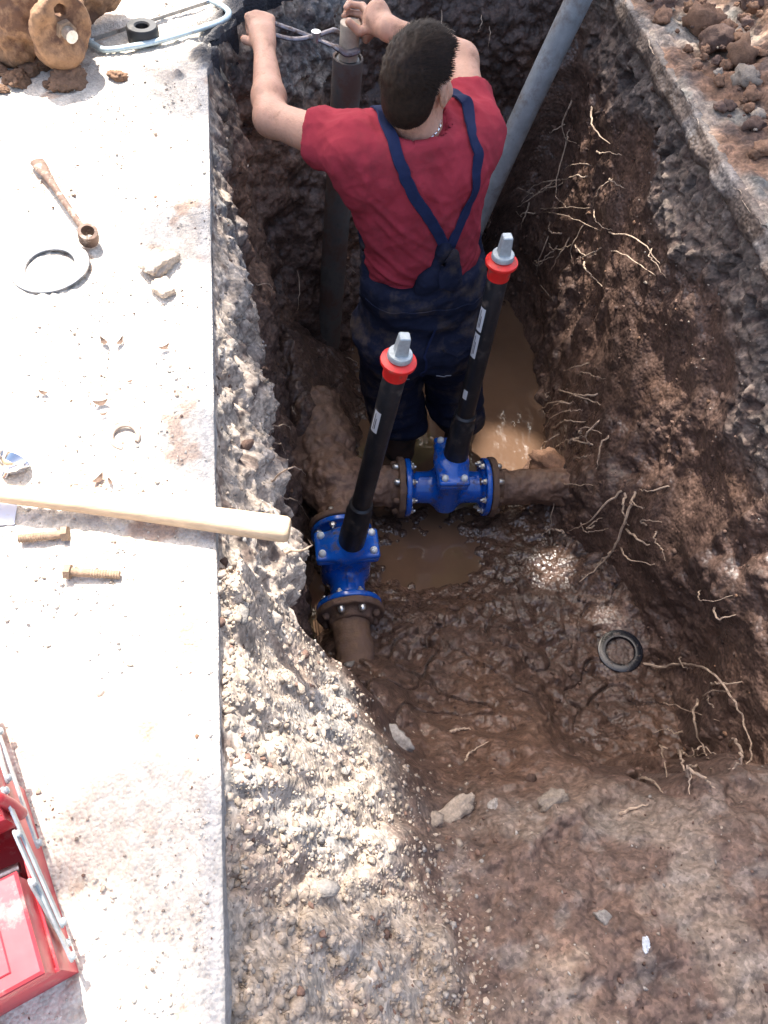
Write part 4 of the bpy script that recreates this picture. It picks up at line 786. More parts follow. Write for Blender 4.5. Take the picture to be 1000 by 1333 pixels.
def ribbon(pts, w, thick, name, matl, parent, bvh, lift=0.003, n=14):
    C_ = curve(pts, n); P_ = []; Ns = []
    for p in C_:
        loc, nor, _, _ = bvh.find_nearest(Vector(p)); P_.append(np.array(loc)); Ns.append(np.array(nor))
    for _ in range(3):
        P_ = [P_[0]] + [(P_[i - 1] + 2 * P_[i] + P_[i + 1]) / 4 for i in range(1, len(P_) - 1)] + [P_[-1]]; Ns = [Ns[0]] + [unit(Ns[i - 1] + Ns[i] + Ns[i + 1]) for i in range(1, len(Ns) - 1)] + [Ns[-1]]
    rings = []
    for i, p in enumerate(P_):
        t = unit(P_[min(i + 1, len(P_) - 1)] - P_[max(i - 1, 0)]); s_ = unit(np.cross(t, Ns[i])); nn = Ns[i]; q = p + nn * lift
        rings.append([q - s_ * w, q + s_ * w, q + s_ * w * 0.9 + nn * thick, q - s_ * w * 0.9 + nn * thick])
    return MB().ring_sweep(rings).build(name, matl, parent, sharp=60)
def torso_pt(z, uu, vv=-0.3):
    zs = np.array([-0.62, -0.38, -0.24, -0.12, 0.06]); cx = np.interp(z, zs, [0.505, 0.477, 0.460, 0.447, 0.436]); cy = np.interp(z, zs, [1.848, 1.864, 1.872, 1.876, 1.866]); p = np.array((cx, cy, z)) + np.append(tr[:2], 0) * uu + np.append(tf[:2], 0) * vv; return p
vz = -0.236; vc = 0.034
ribbon([torso_pt(vz - 0.05, vc, -0.14), torso_pt(vz, vc - 0.006, -0.13), torso_pt(-0.17, vc - 0.036, -0.13), torso_pt(-0.09, -0.052, -0.13), torso_pt(-0.02, -0.088, -0.14), torso_pt(0.05, -0.104, -0.10), torso_pt(0.10, -0.108, -0.02), torso_pt(0.08, -0.105, 0.07), torso_pt(0.0, -0.09, 0.15), torso_pt(-0.10, -0.08, 0.14), torso_pt(-0.3, -0.07, 0.14)], 0.0155, 0.004, 'strap', m_strap, dung, sh_bvh)
ribbon([torso_pt(vz - 0.05, vc + 0.01, -0.14), torso_pt(vz, vc + 0.012, -0.13), torso_pt(-0.17, vc + 0.044, -0.13), torso_pt(-0.09, 0.112, -0.13), torso_pt(-0.02, 0.120, -0.14), torso_pt(0.05, 0.118, -0.10), torso_pt(0.10, 0.114, -0.02), torso_pt(0.08, 0.108, 0.07), torso_pt(0.0, 0.09, 0.15), torso_pt(-0.10, 0.08, 0.14), torso_pt(-0.3, 0.07, 0.14)], 0.0155, 0.004, 'strap', m_strap, dung, sh_bvh)
ribbon([torso_pt(-0.37, 0.033, -0.2), torso_pt(-0.31, 0.034, -0.2), torso_pt(-0.255, 0.035, -0.2)], 0.030, 0.004, 'back_yoke', m_navy, dung, du_bvh)
ribbon([torso_pt(-0.455, -0.19, -0.05), torso_pt(-0.455, -0.12, -0.2), torso_pt(-0.455, 0.0, -0.2), torso_pt(-0.455, 0.12, -0.2), torso_pt(-0.455, 0.19, -0.05)], 0.012, 0.0025, 'waistband', m_navy, dung, du_bvh, 0.001)
ribbon([(0.510, 1.6, -0.49), (0.508, 1.6, -0.58), (0.505, 1.6, -0.68), (0.505, 1.65, -0.76)], 0.004, 0.0022, 'seat_seam', m_strap, dung, du_bvh, 0.0008)
for x0 in (0.385, 0.600):
    ribbon([(x0 - 0.055, 1.6, -0.56), (x0, 1.6, -0.565), (x0 + 0.055, 1.6, -0.56)], 0.006, 0.002, 'pocket_edge', m_navy, dung, du_bvh, 0.0008)
    ribbon([(x0 + 0.03, 1.6, -0.745), (x0 + 0.055, 1.6, -0.752), (x0 + 0.085, 1.6, -0.735)] if x0 < 0.5 else [(x0 - 0.07, 1.6, -0.735), (x0 - 0.04, 1.6, -0.752), (x0 - 0.01, 1.6, -0.735)], 0.0035, 0.0018, 'stitching', m_stitch, dung, du_bvh, 0.001)
# --- rubber boots
for a_, nm in ((AL, 0), (AR, 1)):
    g = SDF(a_ - np.array((0.12, 0.15, 0.24)), a_ + np.array((0.12, 0.30, 0.12)), 0.0055); an = a_ - np.array((0, 0, 0.09))
    g.cone(a_ + (0, 0, 0.09), an, 0.066, 0.058, 0.02); g.cone(an - (0, 0, 0.03), an + (0.02, 0.14, -0.065), 0.056, 0.042, 0.03); g.ell(an + (0, -0.01, -0.055), (0.05, 0.06, 0.045), None, 0.02)
    V, F_ = g.mesh(); link('boot', mesh_np('boot', lap(V, F_, 1), F_), m_boot, person)

# ================================================================== THINGS ON THE SLAB
def rockmesh(name, r, squash, seed, amp=0.8, c=None, sub=3):
    v, f = ico(sub + 1); q = np.random.default_rng(int(seed * 10)); pl = q.normal(0, 1, (10, 3)); pl /= np.linalg.norm(pl, axis=1)[:, None]
    v = v * np.minimum(np.min(q.uniform(0.6, 0.95, 10)[None] / np.maximum(v @ pl.T, 0.15), axis=1), 1.2)[:, None] * (1 + (0.26 if name == 'clod' else 0.10) * ridge(v, 3.2, 4, off=seed))[:, None]
    v = v * (1 + amp * 0.30 * fbm(v, 1.3, 3, off=seed) + amp * 0.12 * ridge(v, 2.7, 2, off=seed + 3))[:, None] * np.array(r)
    return mesh_np(name, v, f, np.tile(c, (len(v), 1)) * (1 + 0.25 * fbm(v / max(r), 3, 2, off=seed))[:, None], np.full(len(v), 0.85))
# hammer lying across the slab edge, its head out to the left
hm = empty('hammer', (-0.55, 0.80, 0.0), 'hammer with a pale wooden handle overhanging the slab edge', 'hammer')
h0, h1 = np.array((0.015, 0.687, 0.030)), np.array((-0.66, 0.838, 0.040)); hd = unit(h1 - h0); hsd = unit(np.cross(hd, (0, 0, 1)))
rings = []; prof = [(0.0, 0.016, 0.013), (0.002, 0.020, 0.0165), (0.008, 0.0225, 0.0185), (0.05, 0.0225, 0.0185), (0.12, 0.0215, 0.018), (0.22, 0.0195, 0.0165), (0.34, 0.0175, 0.0145), (0.46, 0.0160, 0.0130), (0.58, 0.0155, 0.0130), (0.675, 0.016, 0.013)]
for t, a, b in prof:
    c_ = h0 + hd * t + np.array((0, 0.004 * math.sin(t * 5), 0)); rings.append([c_ + hsd * a * math.copysign(abs(math.cos(q)) ** 0.8, math.cos(q)) + np.array((0, 0, 1)) * b * math.copysign(abs(math.sin(q)) ** 0.8, math.sin(q)) for q in np.linspace(0, 2 * math.pi, 24, endpoint=False)])
MB().ring_sweep(rings).build('handle', m_wood, hm, sharp=50)
Fh = frame(h1 + hd * -0.02, (hsd[0], hsd[1], 0.0), hd)
MB().lathe([(0.022, -0.075), (0.030, -0.068), (0.030, -0.03), (0.024, -0.022), (0.024, 0.022), (0.030, 0.03), (0.030, 0.068), (0.022, 0.075)], 8, Fh).build('head', m_steel, hm)
tag(MB().box((-0.545, 0.755, 0.0015), (-0.445, 0.820, 0.0035), None, 0.0004).build('paper', m_paper), 'scrap of white paper under the wooden hammer handle', 'paper')
# hacksaw
hs = empty('hacksaw', (-0.25, 2.40, 0.0), 'hacksaw with a pale blue tubular frame lying flat on the slab', 'hacksaw')
fr = [(-0.470, 2.385, 0.016), (-0.448, 2.352, 0.016), (-0.405, 2.298, 0.013), (-0.365, 2.285, 0.013), (-0.24, 2.335, 0.013), (-0.10, 2.425, 0.013), (-0.058, 2.462, 0.013), (-0.045, 2.500, 0.013), (-0.060, 2.535, 0.013), (-0.100, 2.575, 0.013)]
MB().tube(curve(fr, 7), 0.0095, 14, flat=0.8).build('frame', m_frame, hs)
a_, b_ = np.array((-0.432, 2.338, 0.010)), np.array((-0.102, 2.572, 0.010)); t_ = unit(b_ - a_)
MB().add([a_ + (0, 0, -0.006), b_ + (0, 0, -0.006), b_ + (0.003, -0.004, 0.007), a_ + (0.003, -0.004, 0.007), a_ + (-0.001, 0.001, -0.006), b_ + (-0.001, 0.001, -0.006), b_ + (0.002, -0.003, 0.007), a_ + (0.002, -0.003, 0.007)], [(0, 1, 2, 3), (7, 6, 5, 4), (0, 4, 5, 1), (3, 2, 6, 7)]).build('blade', m_steel, hs, shade=False)
for p in (a_, b_): MB().tube([p - t_ * 0.012, p + t_ * 0.014], 0.006, 10).build('blade_clamp', m_steel, hs)
MB().tube([(-0.472, 2.383, 0.018), (-0.500, 2.425, 0.020), (-0.540, 2.49, 0.020), (-0.56, 2.52, 0.018)], [0.013, 0.018, 0.017, 0.013], 14, flat=0.8).build('grip', m_rubber, hs)
# thick rubber ring inside the saw frame
rr = MB().lathe([(0.018, 0.002), (0.040, 0.0), (0.044, 0.004), (0.044, 0.036), (0.040, 0.041), (0.022, 0.041), (0.018, 0.037)], 36, Matrix.Translation((-0.285, 2.362, 0.0)), closed=True).build('rubber_ring', m_rubber)
tag(rr, 'thick black rubber ring standing inside the hacksaw frame', 'ring')
# clay caked coupling at the slab's far end
mc = empty('pipe_coupling', (-0.62, 2.42, 0.0), 'old pipe coupling caked in ochre clay with a bright bolt end', 'coupling')
g = SDF((-1.05, 2.12, -0.02), (-0.40, 2.95, 0.36), 0.006); 
g.cone((-0.80, 2.66, 0.15), (-0.555, 2.30, 0.135), 0.125, 0.112, 0.03); g.cone((-0.60, 2.25, 0.05), (-0.66, 2.38, 0.05), 0.05, 0.07, 0.04); g.ell((-0.62, 2.36, 0.09), (0.11, 0.12, 0.09), None, 0.05)
V, F_ = g.mesh(); V = V + vnormals(V, F_) * (0.022 * fbm(V, 7, 4, off=3) + 0.010 * ridge(V, 20, 3, off=2) + 0.020 * lumps(V, 16, 2) * smooth(-0.1, 0.3, fbm(V, 4, 2, off=1)) + 0.006 * lumps(V, 45, 2))[:, None]; V[:, 2] = np.maximum(V[:, 2], 0.0005 * 0 - 0.002)
cb = link('coupling_body', mesh_np('coupling_body', V, F_), m_ochre, mc)
g = SDF((-0.64, 2.02, -0.02), (-0.30, 2.42, 0.38), 0.005); fx = unit((0.52, -0.72, -0.1)); fc = np.array((-0.462, 2.175, 0.122))
g.disc(fc, fx, 0.080, 0.013, 0.005, 0.006); g.disc(fc - fx * 0.03, fx, 0.058, 0.03, 0.01, 0.02); g.disc(fc + fx * 0.008 + (0.0, 0.0, 0.045), fx, 0.016, 0.03, 0.003, 0.0, 'cut'); g.ell(fc + (-0.02, 0.0, -0.055), (0.06, 0.05, 0.05), None, 0.03)
V, F_ = g.mesh(); V = V + vnormals(V, F_) * (0.005 * fbm(V, 16, 3, off=7) + 0.005 * lumps(V, 38, 1) * smooth(0.0, 0.3, fbm(V, 9, 2, off=5)))[:, None]; link('flange_plate', mesh_np('flange_plate', V, F_), m_ochre, mc)
MB().tube([fc + fx * 0.010, fc + fx * 0.050], 0.0165, 12).build('bolt_end', m_zinc, mc); MB().lathe([(0.027, 0), (0.027, 0.014)], 6, frame(fc + fx * 0.014, fx)).build('bolt_nut', m_rustbolt, mc)
g = SDF((-0.60, 2.24, -0.02), (-0.28, 2.70, 0.34), 0.006); g.disc((-0.450, 2.40, 0.12), fx, 0.105, 0.016, 0.006); g.disc((-0.405, 2.46, 0.11), fx, 0.10, 0.014, 0.006); g.cone((-0.47, 2.42, 0.11), (-0.39, 2.5, 0.1), 0.06, 0.06, 0.02)
V, F_ = g.mesh(); V = V + vnormals(V, F_) * (0.012 * fbm(V, 12, 3, off=9) + 0.006 * lumps(V, 38, 1))[:, None]; V[:, 2] = np.maximum(V[:, 2], -0.002); link('clamp_ring', mesh_np('clamp_ring', V, F_), m_ochre, mc)
# flat steel ring and the rusty ring spanner resting on it
gk = MB().lathe([(0.052, 0.001), (0.082, 0.001), (0.083, 0.003), (0.082, 0.0055), (0.052, 0.0055), (0.051, 0.003)], 48, frame((-0.447, 1.403, 0.0035), (-0.075, -0.01, 1)), closed=True).build('flat_ring', m_flat); tag(gk, 'flat grey metal ring gasket lying on the dusty slab', 'ring')
sw = empty('ring_spanner', (-0.43, 1.62, 0.0), 'rusty spanner with a flared flat tip and a ring end', 'spanner')
a_, b_ = np.array((-0.512, 1.775, 0.012)), np.array((-0.372, 1.482, 0.020)); d_ = unit(b_ - a_); s_ = unit(np.cross(d_, (0, 0, 1)))
rings = []
for t, w_, h_ in ((0, 0.013, 0.005), (0.004, 0.017, 0.006), (0.035, 0.016, 0.007), (0.07, 0.011, 0.0075), (0.12, 0.0085, 0.008), (0.22, 0.0075, 0.0075), (0.30, 0.0075, 0.0075)):
    c_ = a_ + (b_ - a_) * (t / 0.3246); rings.append([c_ + s_ * w_ * math.cos(q) + np.array((0, 0, h_)) * math.sin(q) for q in np.linspace(0, 2 * math.pi, 12, endpoint=False)])
MB().ring_sweep(rings).build('shaft', m_spanner, sw); MB().lathe([(0.014, -0.016), (0.021, -0.015), (0.022, 0.0), (0.021, 0.015), (0.014, 0.016)], 24, frame(b_ + d_ * 0.006 + np.array((0, 0, 0.006)), (0.15, -0.25, 0.9)), closed=True).build('ring_end', m_spanner, sw)
# two rusty bolts
def lying_bolt(p0, p1, label, z=0.013):
    a_, b_ = np.array((*p0, z)), np.array((*p1, z * 0.62)); d_ = unit(b_ - a_); o = empty('bolt', (a_[0], a_[1], 0), label, 'bolt', 'rusty bolts on the slab'); Fm = frame(a_, d_); Lb = np.linalg.norm(b_ - a_)
    MB().lathe([(0.0135, 0), (0.0135, 0.010)], 6, Fm).build('bolt_head', m_rustbolt, o, shade=False)
    pr_ = [(0.0072, 0.010), (0.0072, Lb * 0.45)] + [(0.0076 - 0.0011 * (k % 2), Lb * 0.45 + Lb * 0.55 * k / 22) for k in range(23)]
    MB().lathe(pr_, 14, Fm).build('bolt_shank', m_rustbolt, o)
lying_bolt((-0.352, 0.722), (-0.432, 0.722), 'rusty bolt with its head standing on the slab, nearer the hammer handle')
lying_bolt((-0.352, 0.650), (-0.266, 0.638), 'rusty bolt lying flat on the slab, farther from the hammer handle')
# small broken ring, chrome cup
m = MB().tube([(-0.272 + 0.024 * math.cos(a), 0.930 + 0.024 * math.sin(a), 0.004 + 0.004 * math.sin(a)) for a in np.linspace(-0.5, 4.6, 26)], 0.0045, 8); tag(m.build('split_ring', m_dustmetal), 'small brown split ring lying alone on the slab', 'ring')
sc_o = empty('metal_cup', (-0.455, 0.876, 0.0), 'small shiny chrome cup with a stub on the slab', 'metal cup')
Fm = frame((-0.456, 0.878, 0.020), (0.55, 0.55, 0.62)); MB().lathe([(0.004, -0.026), (0.016, -0.021), (0.025, -0.009), (0.028, 0.004), (0.0265, 0.004), (0.0235, -0.008), (0.014, -0.019), (0.003, -0.023)], 28, Fm).build('bowl', m_chrome, sc_o); MB().tube([Fm @ Vector((0, 0, -0.022)), Fm @ Vector((0, 0, -0.034))], 0.006, 10).build('stub', m_chrome, sc_o)
# single stones, clods and leaves lying on the slab
def stone_on(name, x, y, r, col, label, cat, seed, group=None, z=None, sq=0.62):
    o = link(name, rockmesh(name, (r[0], r[1], min(r) * sq), 0, seed, 0.9, np.array(col)), m_stone); o.location = (x, y, (0 if z is None else z) + min(r) * sq * 0.62); o.rotation_euler = (0, 0, seed * 1.3); return tag(o, label, cat, group)
BR = (0.20, 0.115, 0.07)
stone_on('stone', -0.222, 1.400, (0.045, 0.030), GRAV * 1.2, 'larger pale flat stone of the pair near the slab edge', 'stone', 1.1)
stone_on('stone', -0.208, 1.318, (0.024, 0.022), GRAV * 1.3, 'smaller pale stone lying beside the larger flat stone', 'stone', 2.2)
stone_on('clod', -0.465, 2.140, (0.036, 0.026), BR, 'lumpy brown clay clod in sunlight beside the coupling shadow', 'clod', 3.1)
stone_on('clod', -0.350, 2.165, (0.018, 0.014), BR, 'small brown clod alone between the coupling and the slab edge', 'clod', 4.7)
for i, (x, y, r_) in enumerate(((-0.60, 2.145, 0.030), (-0.660, 2.185, 0.022), (-0.565, 2.20, 0.034), (-0.635, 2.10, 0.014), (-0.52, 2.12, 0.012))): stone_on('clod', x, y, (r_, r_ * 0.8), np.array(BR) * 0.8, 'brown clod lying in the shadow under the clay caked coupling', 'clod', 6.1 + i, 'clods under the coupling')
def leaf(x, y, l, a, col, label, grp=None):
    V_ = []; n_ = 7
    for k in range(n_):
        t = k / (n_ - 1); w_ = l * 0.22 * math.sin(math.pi * min(1, t * 0.94 + 0.05)) ** 0.8
        for s_ in (-1, 0, 1): V_.append((l * (t - .5), s_ * w_, 0.004 + 0.35 * w_ * abs(s_) + 0.012 * (t - .5) ** 2 * 4 * (l / .03)))
    F__ = [(k * 3 + j, k * 3 + j + 3, k * 3 + j + 4, k * 3 + j + 1) for k in range(n_ - 1) for j in (0, 1)]
    me = mesh_np('dead_leaf', V_, F__, np.tile(col, (len(V_), 1)), np.full(len(V_), 0.8)); o = link('dead_leaf', me, m_stone); o.location = (x, y, 0); o.rotation_euler = (0, 0, a); return tag(o, label, 'leaf', grp)
for i, (x, y, l, a) in enumerate(((-0.322, 1.172, 0.030, 2.2), (-0.292, 1.170, 0.028, 1.1), (-0.205, 1.150, 0.030, 0.5), (-0.312, 0.835, 0.030, 0.9), (-0.318, 1.012, 0.034, 0.2), (-0.425, 1.045, 0.022, -0.3), (-0.268, 1.065, 0.016, 0.3), (-0.312, 0.985, 0.018, 0.2), (-0.292, 0.828, 0.018, 1.9))):
    leaf(x, y, l * 0.85, a, (0.13, 0.085, 0.062), 'small curled brown leaf on the sunlit slab between the flat ring and the hammer', 'dead leaves on the slab')
# stones and rubbish on the muddy ledge and floor
def at_floor(name, x, y, r, col, label, cat, seed, sq=0.6): return stone_on(name, x, y, r, col, label, cat, seed, z=floor_z(x, y) - min(r) * sq * 0.42, sq=sq)
at_floor('stone', 0.245, 0.545, (0.022, 0.048), STONE * 1.2, 'upright grey block of stone at the foot of the gravel slope', 'stone', 2.9, 0.9)
at_floor('stone', 0.335, 0.325, (0.042, 0.019), GRAV * 0.85, 'long pale grey stone half sunk in the mud beside the gravel slope', 'stone', 5.2)
at_floor('stone', 0.555, 0.315, (0.026, 0.020), GRAV * 0.6, 'rounded muddy stone on the lip of the ledge', 'stone', 7.3)
at_floor('stone', 0.430, 0.330, (0.016, 0.011), STONE * 1.1, 'small white stone on the muddy ledge beside the long pale stone', 'stone', 8.3)
at_floor('stone', 0.560, 0.075, (0.016, 0.012), STONE * 0.8, 'grey pebble in the middle of the muddy ledge', 'stone', 9.3)
at_floor('stone', 1.06, 1.64, (0.075, 0.05), CLAY * 1.2, 'sunlit clay lump beside the muddy pipe at the root filled bank', 'clod', 4.1, 0.8)
at_floor('clod', 0.98, 1.66, (0.028, 0.024), CLAY * 1.1, 'small clay lump at the edge of the muddy water', 'clod', 4.9, 0.8)
at_floor('plastic_scrap', 0.605, 0.020, (0.010, 0.006), (0.45, 0.48, 0.52), 'scrap of pale plastic lying on the muddy ledge', 'scrap', 3.3)
# black gasket ring on the trench floor
gz = float(np.mean([floor_z(1.118 + 0.06 * math.cos(a), 0.890 + 0.06 * math.sin(a)) for a in np.linspace(0, 6.28, 24)])) + 0.004
fz = [floor_z(1.118 - 0.06, 0.89), floor_z(1.118 + 0.06, 0.89), floor_z(1.118, 0.83), floor_z(1.118, 0.95)]
bg_o = MB().lathe([(0.046, -0.004), (0.072, -0.004), (0.076, 0.004), (0.074, 0.008), (0.066, 0.010), (0.050, 0.009), (0.046, 0.004)], 48, frame((1.118, 0.890, gz - 0.002), unit((-(fz[1] - fz[0]) / 0.12, -(fz[3] - fz[2]) / 0.12, 1))), closed=True).build('gasket_ring', m_glossblk); tag(bg_o, 'glossy black rubber gasket ring lying on the brown trench floor', 'ring')

# red cantilever toolbox, lid open
tb = empty('toolbox', (-0.40, 0.12, 0.0), 'open red metal cantilever toolbox with silver link arms on the slab', 'toolbox')
A0 = np.array((-0.289, 0.078, 0.0)); t1 = np.array((-0.932, -0.362, 0.0)); t2 = np.array((-0.362, 0.932, 0.0))
TM = Matrix(((t2[0], t1[0], 0, A0[0]), (t2[1], t1[1], 0, A0[1]), (0, 0, 1, 0.001), (0, 0, 0, 1)))   # local x: across (away), y: along the box (left), z up
def tray(name, x0, x1, y0, y1, z0, z1, matl, parent, t=0.004):
    m = MB(); m.box((x0, y0, z0), (x1, y1, z0 + t), TM); m.box((x0, y0, z0 + t), (x0 + t, y1, z1), TM, 0.001); m.box((x1 - t, y0, z0 + t), (x1, y1, z1), TM, 0.001)
    m.box((x0 + t, y0, z0 + t), (x1 - t, y0 + t, z1), TM, 0.001); m.box((x0 + t, y1 - t, z0 + t), (x1 - t, y1, z1), TM, 0.001)
    r = 0.004; m.tube([TM @ Vector(p) for p in ((x0, y0, z1), (x1, y0, z1), (x1, y1, z1), (x0, y1, z1))], r, 8, closed=True)
    return m.build(name, matl, parent, sharp=30)
tray('base', 0.0, 0.250, 0.0, 0.42, 0.0, 0.095, m_tbred, tb)
nt_ = tray('upper_tray', -0.004, 0.105, 0.002, 0.41, 0.097, 0.145, m_tbred, tb)
MB().box((-0.006, 0.000, 0.149), (0.108, 0.41, 0.156), TM, 0.003).box((0.010, 0.030, 0.156), (0.092, 0.40, 0.1585), TM, 0.002).build('tray_lid', m_tbred, nt_, sharp=30)
tray('upper_tray', 0.170, 0.275, -0.004, 0.41, 0.112, 0.160, m_tbred, tb); tray('top_tray', 0.282, 0.405, -0.006, 0.41, 0.085, 0.140, m_tbred, tb)
hb = [(0.186, -0.009, 0.100), (0.188, -0.009, 0.150), (0.194, 0.002, 0.178), (0.206, 0.05, 0.196), (0.222, 0.30, 0.200), (0.215, 0.40, 0.19)]
MB().tube([TM @ Vector(p) for p in curve(hb, 8)], 0.008, 14).build('carry_handle', m_tbred, tb)
def armbar(p, q, w=0.0058, lift=-0.004):
    p = np.array(p, float); q = np.array(q, float); d_ = unit(q - p); n_ = np.array((0, -1.0, 0)); s_ = np.cross(d_, n_); rings = []
    for t, ww in ((-0.006, 0.4), (-0.003, 0.85), (0.004, 1), (np.linalg.norm(q - p) - 0.004, 1), (np.linalg.norm(q - p) + 0.003, 0.85), (np.linalg.norm(q - p) + 0.006, 0.4)):
        c_ = p + d_ * t; rings.append([TM @ Vector(c_ + s_ * w * ww * a + n_ * b) for a, b in ((-1, 0), (1, 0), (1, 0.0028), (-1, 0.0028))])
    m = MB().ring_sweep(rings); [m.lathe([(0.005, 0), (0.005, 0.003), (0.003, 0.005)], 10, frame(TM @ Vector(c_ + n_ * 0.0025), TM.to_3x3() @ Vector(n_))) for c_ in (p, q)]
    return m.build('link_arm', m_galv, tb)
armbar((0.012, -0.006, 0.055), (0.150, -0.006, 0.145)); armbar((0.030, -0.003, 0.045), (0.095, -0.003, 0.125)); armbar((0.050, -0.010, 0.070), (0.200, -0.010, 0.160)); armbar((0.150, -0.010, 0.075), (0.300, -0.010, 0.105)); armbar((0.225, -0.010, 0.130), (0.385, -0.010, 0.122))
for i, (x, z, l) in enumerate(((0.125, 0.060, 0.18), (0.14, 0.05, 0.2), (0.115, 0.045, 0.16))):
    MB().tube([TM @ Vector((x, 0.02, z)), TM @ Vector((x + 0.01, 0.02 + l, z + 0.006))], 0.007, 10).build('stored_tool', m_steel, tb)
# ================================================================== ROOTS
def root_bunch(label, paths, grp='roots in the dug bank', r=0.0032):
    c_ = np.mean([p for q in paths for p in q], axis=0); o = empty('tree_root', tuple(c_), label, 'root', grp)
    for q in paths:
        pts = curve(q, 6); pts = [p + RNG.normal(0, 0.0022, 3) for p in pts]; n_ = len(pts); rk_ = r * RNG.uniform(0.6, 1.3)
        MB().tube(pts, [max(0.0007, rk_ * (1 - 0.75 * k / n_)) for k in range(n_)], 6).build('rootlet', m_root, o)
    return o
def pxw(x, y, X_): d = ROT @ np.array([x - 500, 666.5 - y, -FPX]); return np.array((0, 0, 1.15)) + d * (X_ / d[0])
from_wall = lambda x, y, out_: None
wall_tree = BVHTree.FromPolygons([tuple(p) for p in Vw.astype(float)], [tuple(f) for f in grid_faces(len(S), len(zz), True).tolist()])
floor_tree = BVHTree.FromPolygons([tuple(p) for p in np.stack([GX.ravel(), GY.ravel(), Zf], 1)], [tuple(f) for f in grid_faces(len(gx), len(gy)).tolist()])
def hit(x, y, lift=0.0):                          # where a sight line meets the dug earth, lifted off it
    o = Vector((0, 0, 1.15)); d = Vector(ROT @ np.array([x - 500, 666.5 - y, -FPX])).normalized(); best = None
    for t in (wall_tree, floor_tree):
        l, n_, _, dist = t.ray_cast(o, d)
        if l is not None and (best is None or dist < best[1]): best = (l, dist, n_)
    l, dist, n_ = best
    if n_.dot(d) > 0: n_ = -n_
    return np.array(l + n_ * lift)
def rp_(*pts): # a root from earth contact through free points and back
    n_ = len(pts); return [hit(x, y, -0.012 if i == 0 else (0.004 + 0.030 * math.sin(math.pi * i / max(1, n_ - 1)) if i < n_ - 1 else 0.008)) for i, (x, y) in enumerate(pts)]
def hairs(x, y, n_, sp, ln):
    o_ = []
    for _ in range(n_):
        px, py = x + RNG.normal(0, sp), y + RNG.normal(0, sp); a = RNG.uniform(0, 2 * math.pi); q = []
        for k in range(4):
            q.append((px, py)); a += RNG.normal(0, 0.6); px += ln * math.cos(a); py += ln * (math.sin(a) * 0.7 + 0.35)
        o_.append(rp_(*q))
    return o_
root_bunch('thick pale root arching down the bank into a tangle beside the black gasket ring', [rp_((830, 860), (865, 868), (905, 862), (945, 880), (975, 915), (982, 945), (968, 985), (950, 1005))], r=0.0062)
root_bunch('tangle of thin roots hanging at the foot of the bank above the muddy ledge', [rp_((905, 905), (915, 940), (925, 975), (928, 1005)), rp_((860, 910), (890, 925), (940, 940)), rp_((850, 965), (862, 985), (870, 1015)), rp_((895, 960), (910, 985), (905, 1003)), rp_((920, 890), (945, 892), (970, 888)), rp_((910, 915), (935, 905), (955, 900)), rp_((855, 965), (900, 972), (925, 985)), rp_((880, 850), (900, 862), (905, 872))] + hairs(905, 950, 8, 30, 14), r=0.0044)
root_bunch('forked pale roots sprawling down the bank below the muddy pipe', [rp_((880, 630), (855, 640), (835, 637)), rp_((815, 632), (795, 655), (770, 675), (740, 690)), rp_((826, 640), (825, 670), (808, 705), (785, 735), (757, 757)), rp_((805, 712), (830, 722), (855, 735)), rp_((800, 715), (790, 730), (780, 735)), rp_((826, 640), (836, 655), (842, 662)), rp_((810, 690), (840, 700), (850, 710))] + hairs(800, 690, 6, 35, 14), r=0.0048)
root_bunch('bunch of thin roots beside the clay lump and the muddy water', [rp_((725, 505), (760, 520), (785, 528)), rp_((760, 527), (730, 545), (708, 565)), rp_((715, 560), (745, 552), (765, 550)), rp_((716, 585), (745, 575), (760, 570)), rp_((735, 600), (765, 602), (770, 595)), rp_((792, 562), (788, 590), (780, 612)), rp_((783, 540), (775, 565), (770, 580)), rp_((770, 470), (755, 480), (735, 485)), rp_((728, 625), (726, 660), (716, 690)), rp_((728, 628), (750, 632), (775, 632))] + hairs(745, 560, 10, 28, 14), r=0.0038)
root_bunch('thin pale root hanging from the stony layer of the bank', [rp_((768, 135), (780, 160), (796, 187))], r=0.0042)
root_bunch('branching root dangling beside the long leaning pipe', [rp_((745, 125), (738, 158), (742, 185)), rp_((738, 160), (725, 165), (715, 172)), rp_((740, 165), (748, 180), (753, 186)), rp_((740, 165), (738, 210), (732, 250), (738, 270))], r=0.0034)
root_bunch('spray of thin roots spreading from the bank behind the red capped spindle', [rp_((735, 232), (705, 240), (680, 262)), rp_((735, 235), (710, 250), (672, 268)), rp_((700, 272), (735, 270), (770, 270)), rp_((703, 278), (740, 276), (785, 300)), rp_((770, 270), (790, 290), (800, 300)), rp_((745, 300), (735, 330), (720, 352)), rp_((762, 285), (755, 320), (748, 345)), rp_((715, 300), (708, 330), (700, 358)), rp_((690, 260), (688, 285), (680, 300)), rp_((784, 300), (840, 308), (862, 345)), rp_((790, 325), (830, 335), (855, 358)), rp_((700, 372), (715, 373), (722, 392)), rp_((800, 230), (790, 250), (775, 268)), rp_((790, 232), (808, 240), (815, 245))] + hairs(735, 300, 16, 40, 14), r=0.0032)
root_bunch('short pale root curling from the bank above the gasket ring', [rp_((908, 765), (925, 778), (955, 775)), rp_((925, 785), (945, 798), (958, 800))], r=0.0040)
root_bunch('fine rootlets hanging in the dark wall below the sawn slab', [rp_((352, 625), (375, 620), (398, 622)), rp_((340, 570), (358, 580), (368, 592)), rp_((355, 648), (380, 655), (402, 678)), rp_((372, 720), (388, 710), (400, 702)), rp_((350, 555), (365, 556), (375, 560))], r=0.0026)
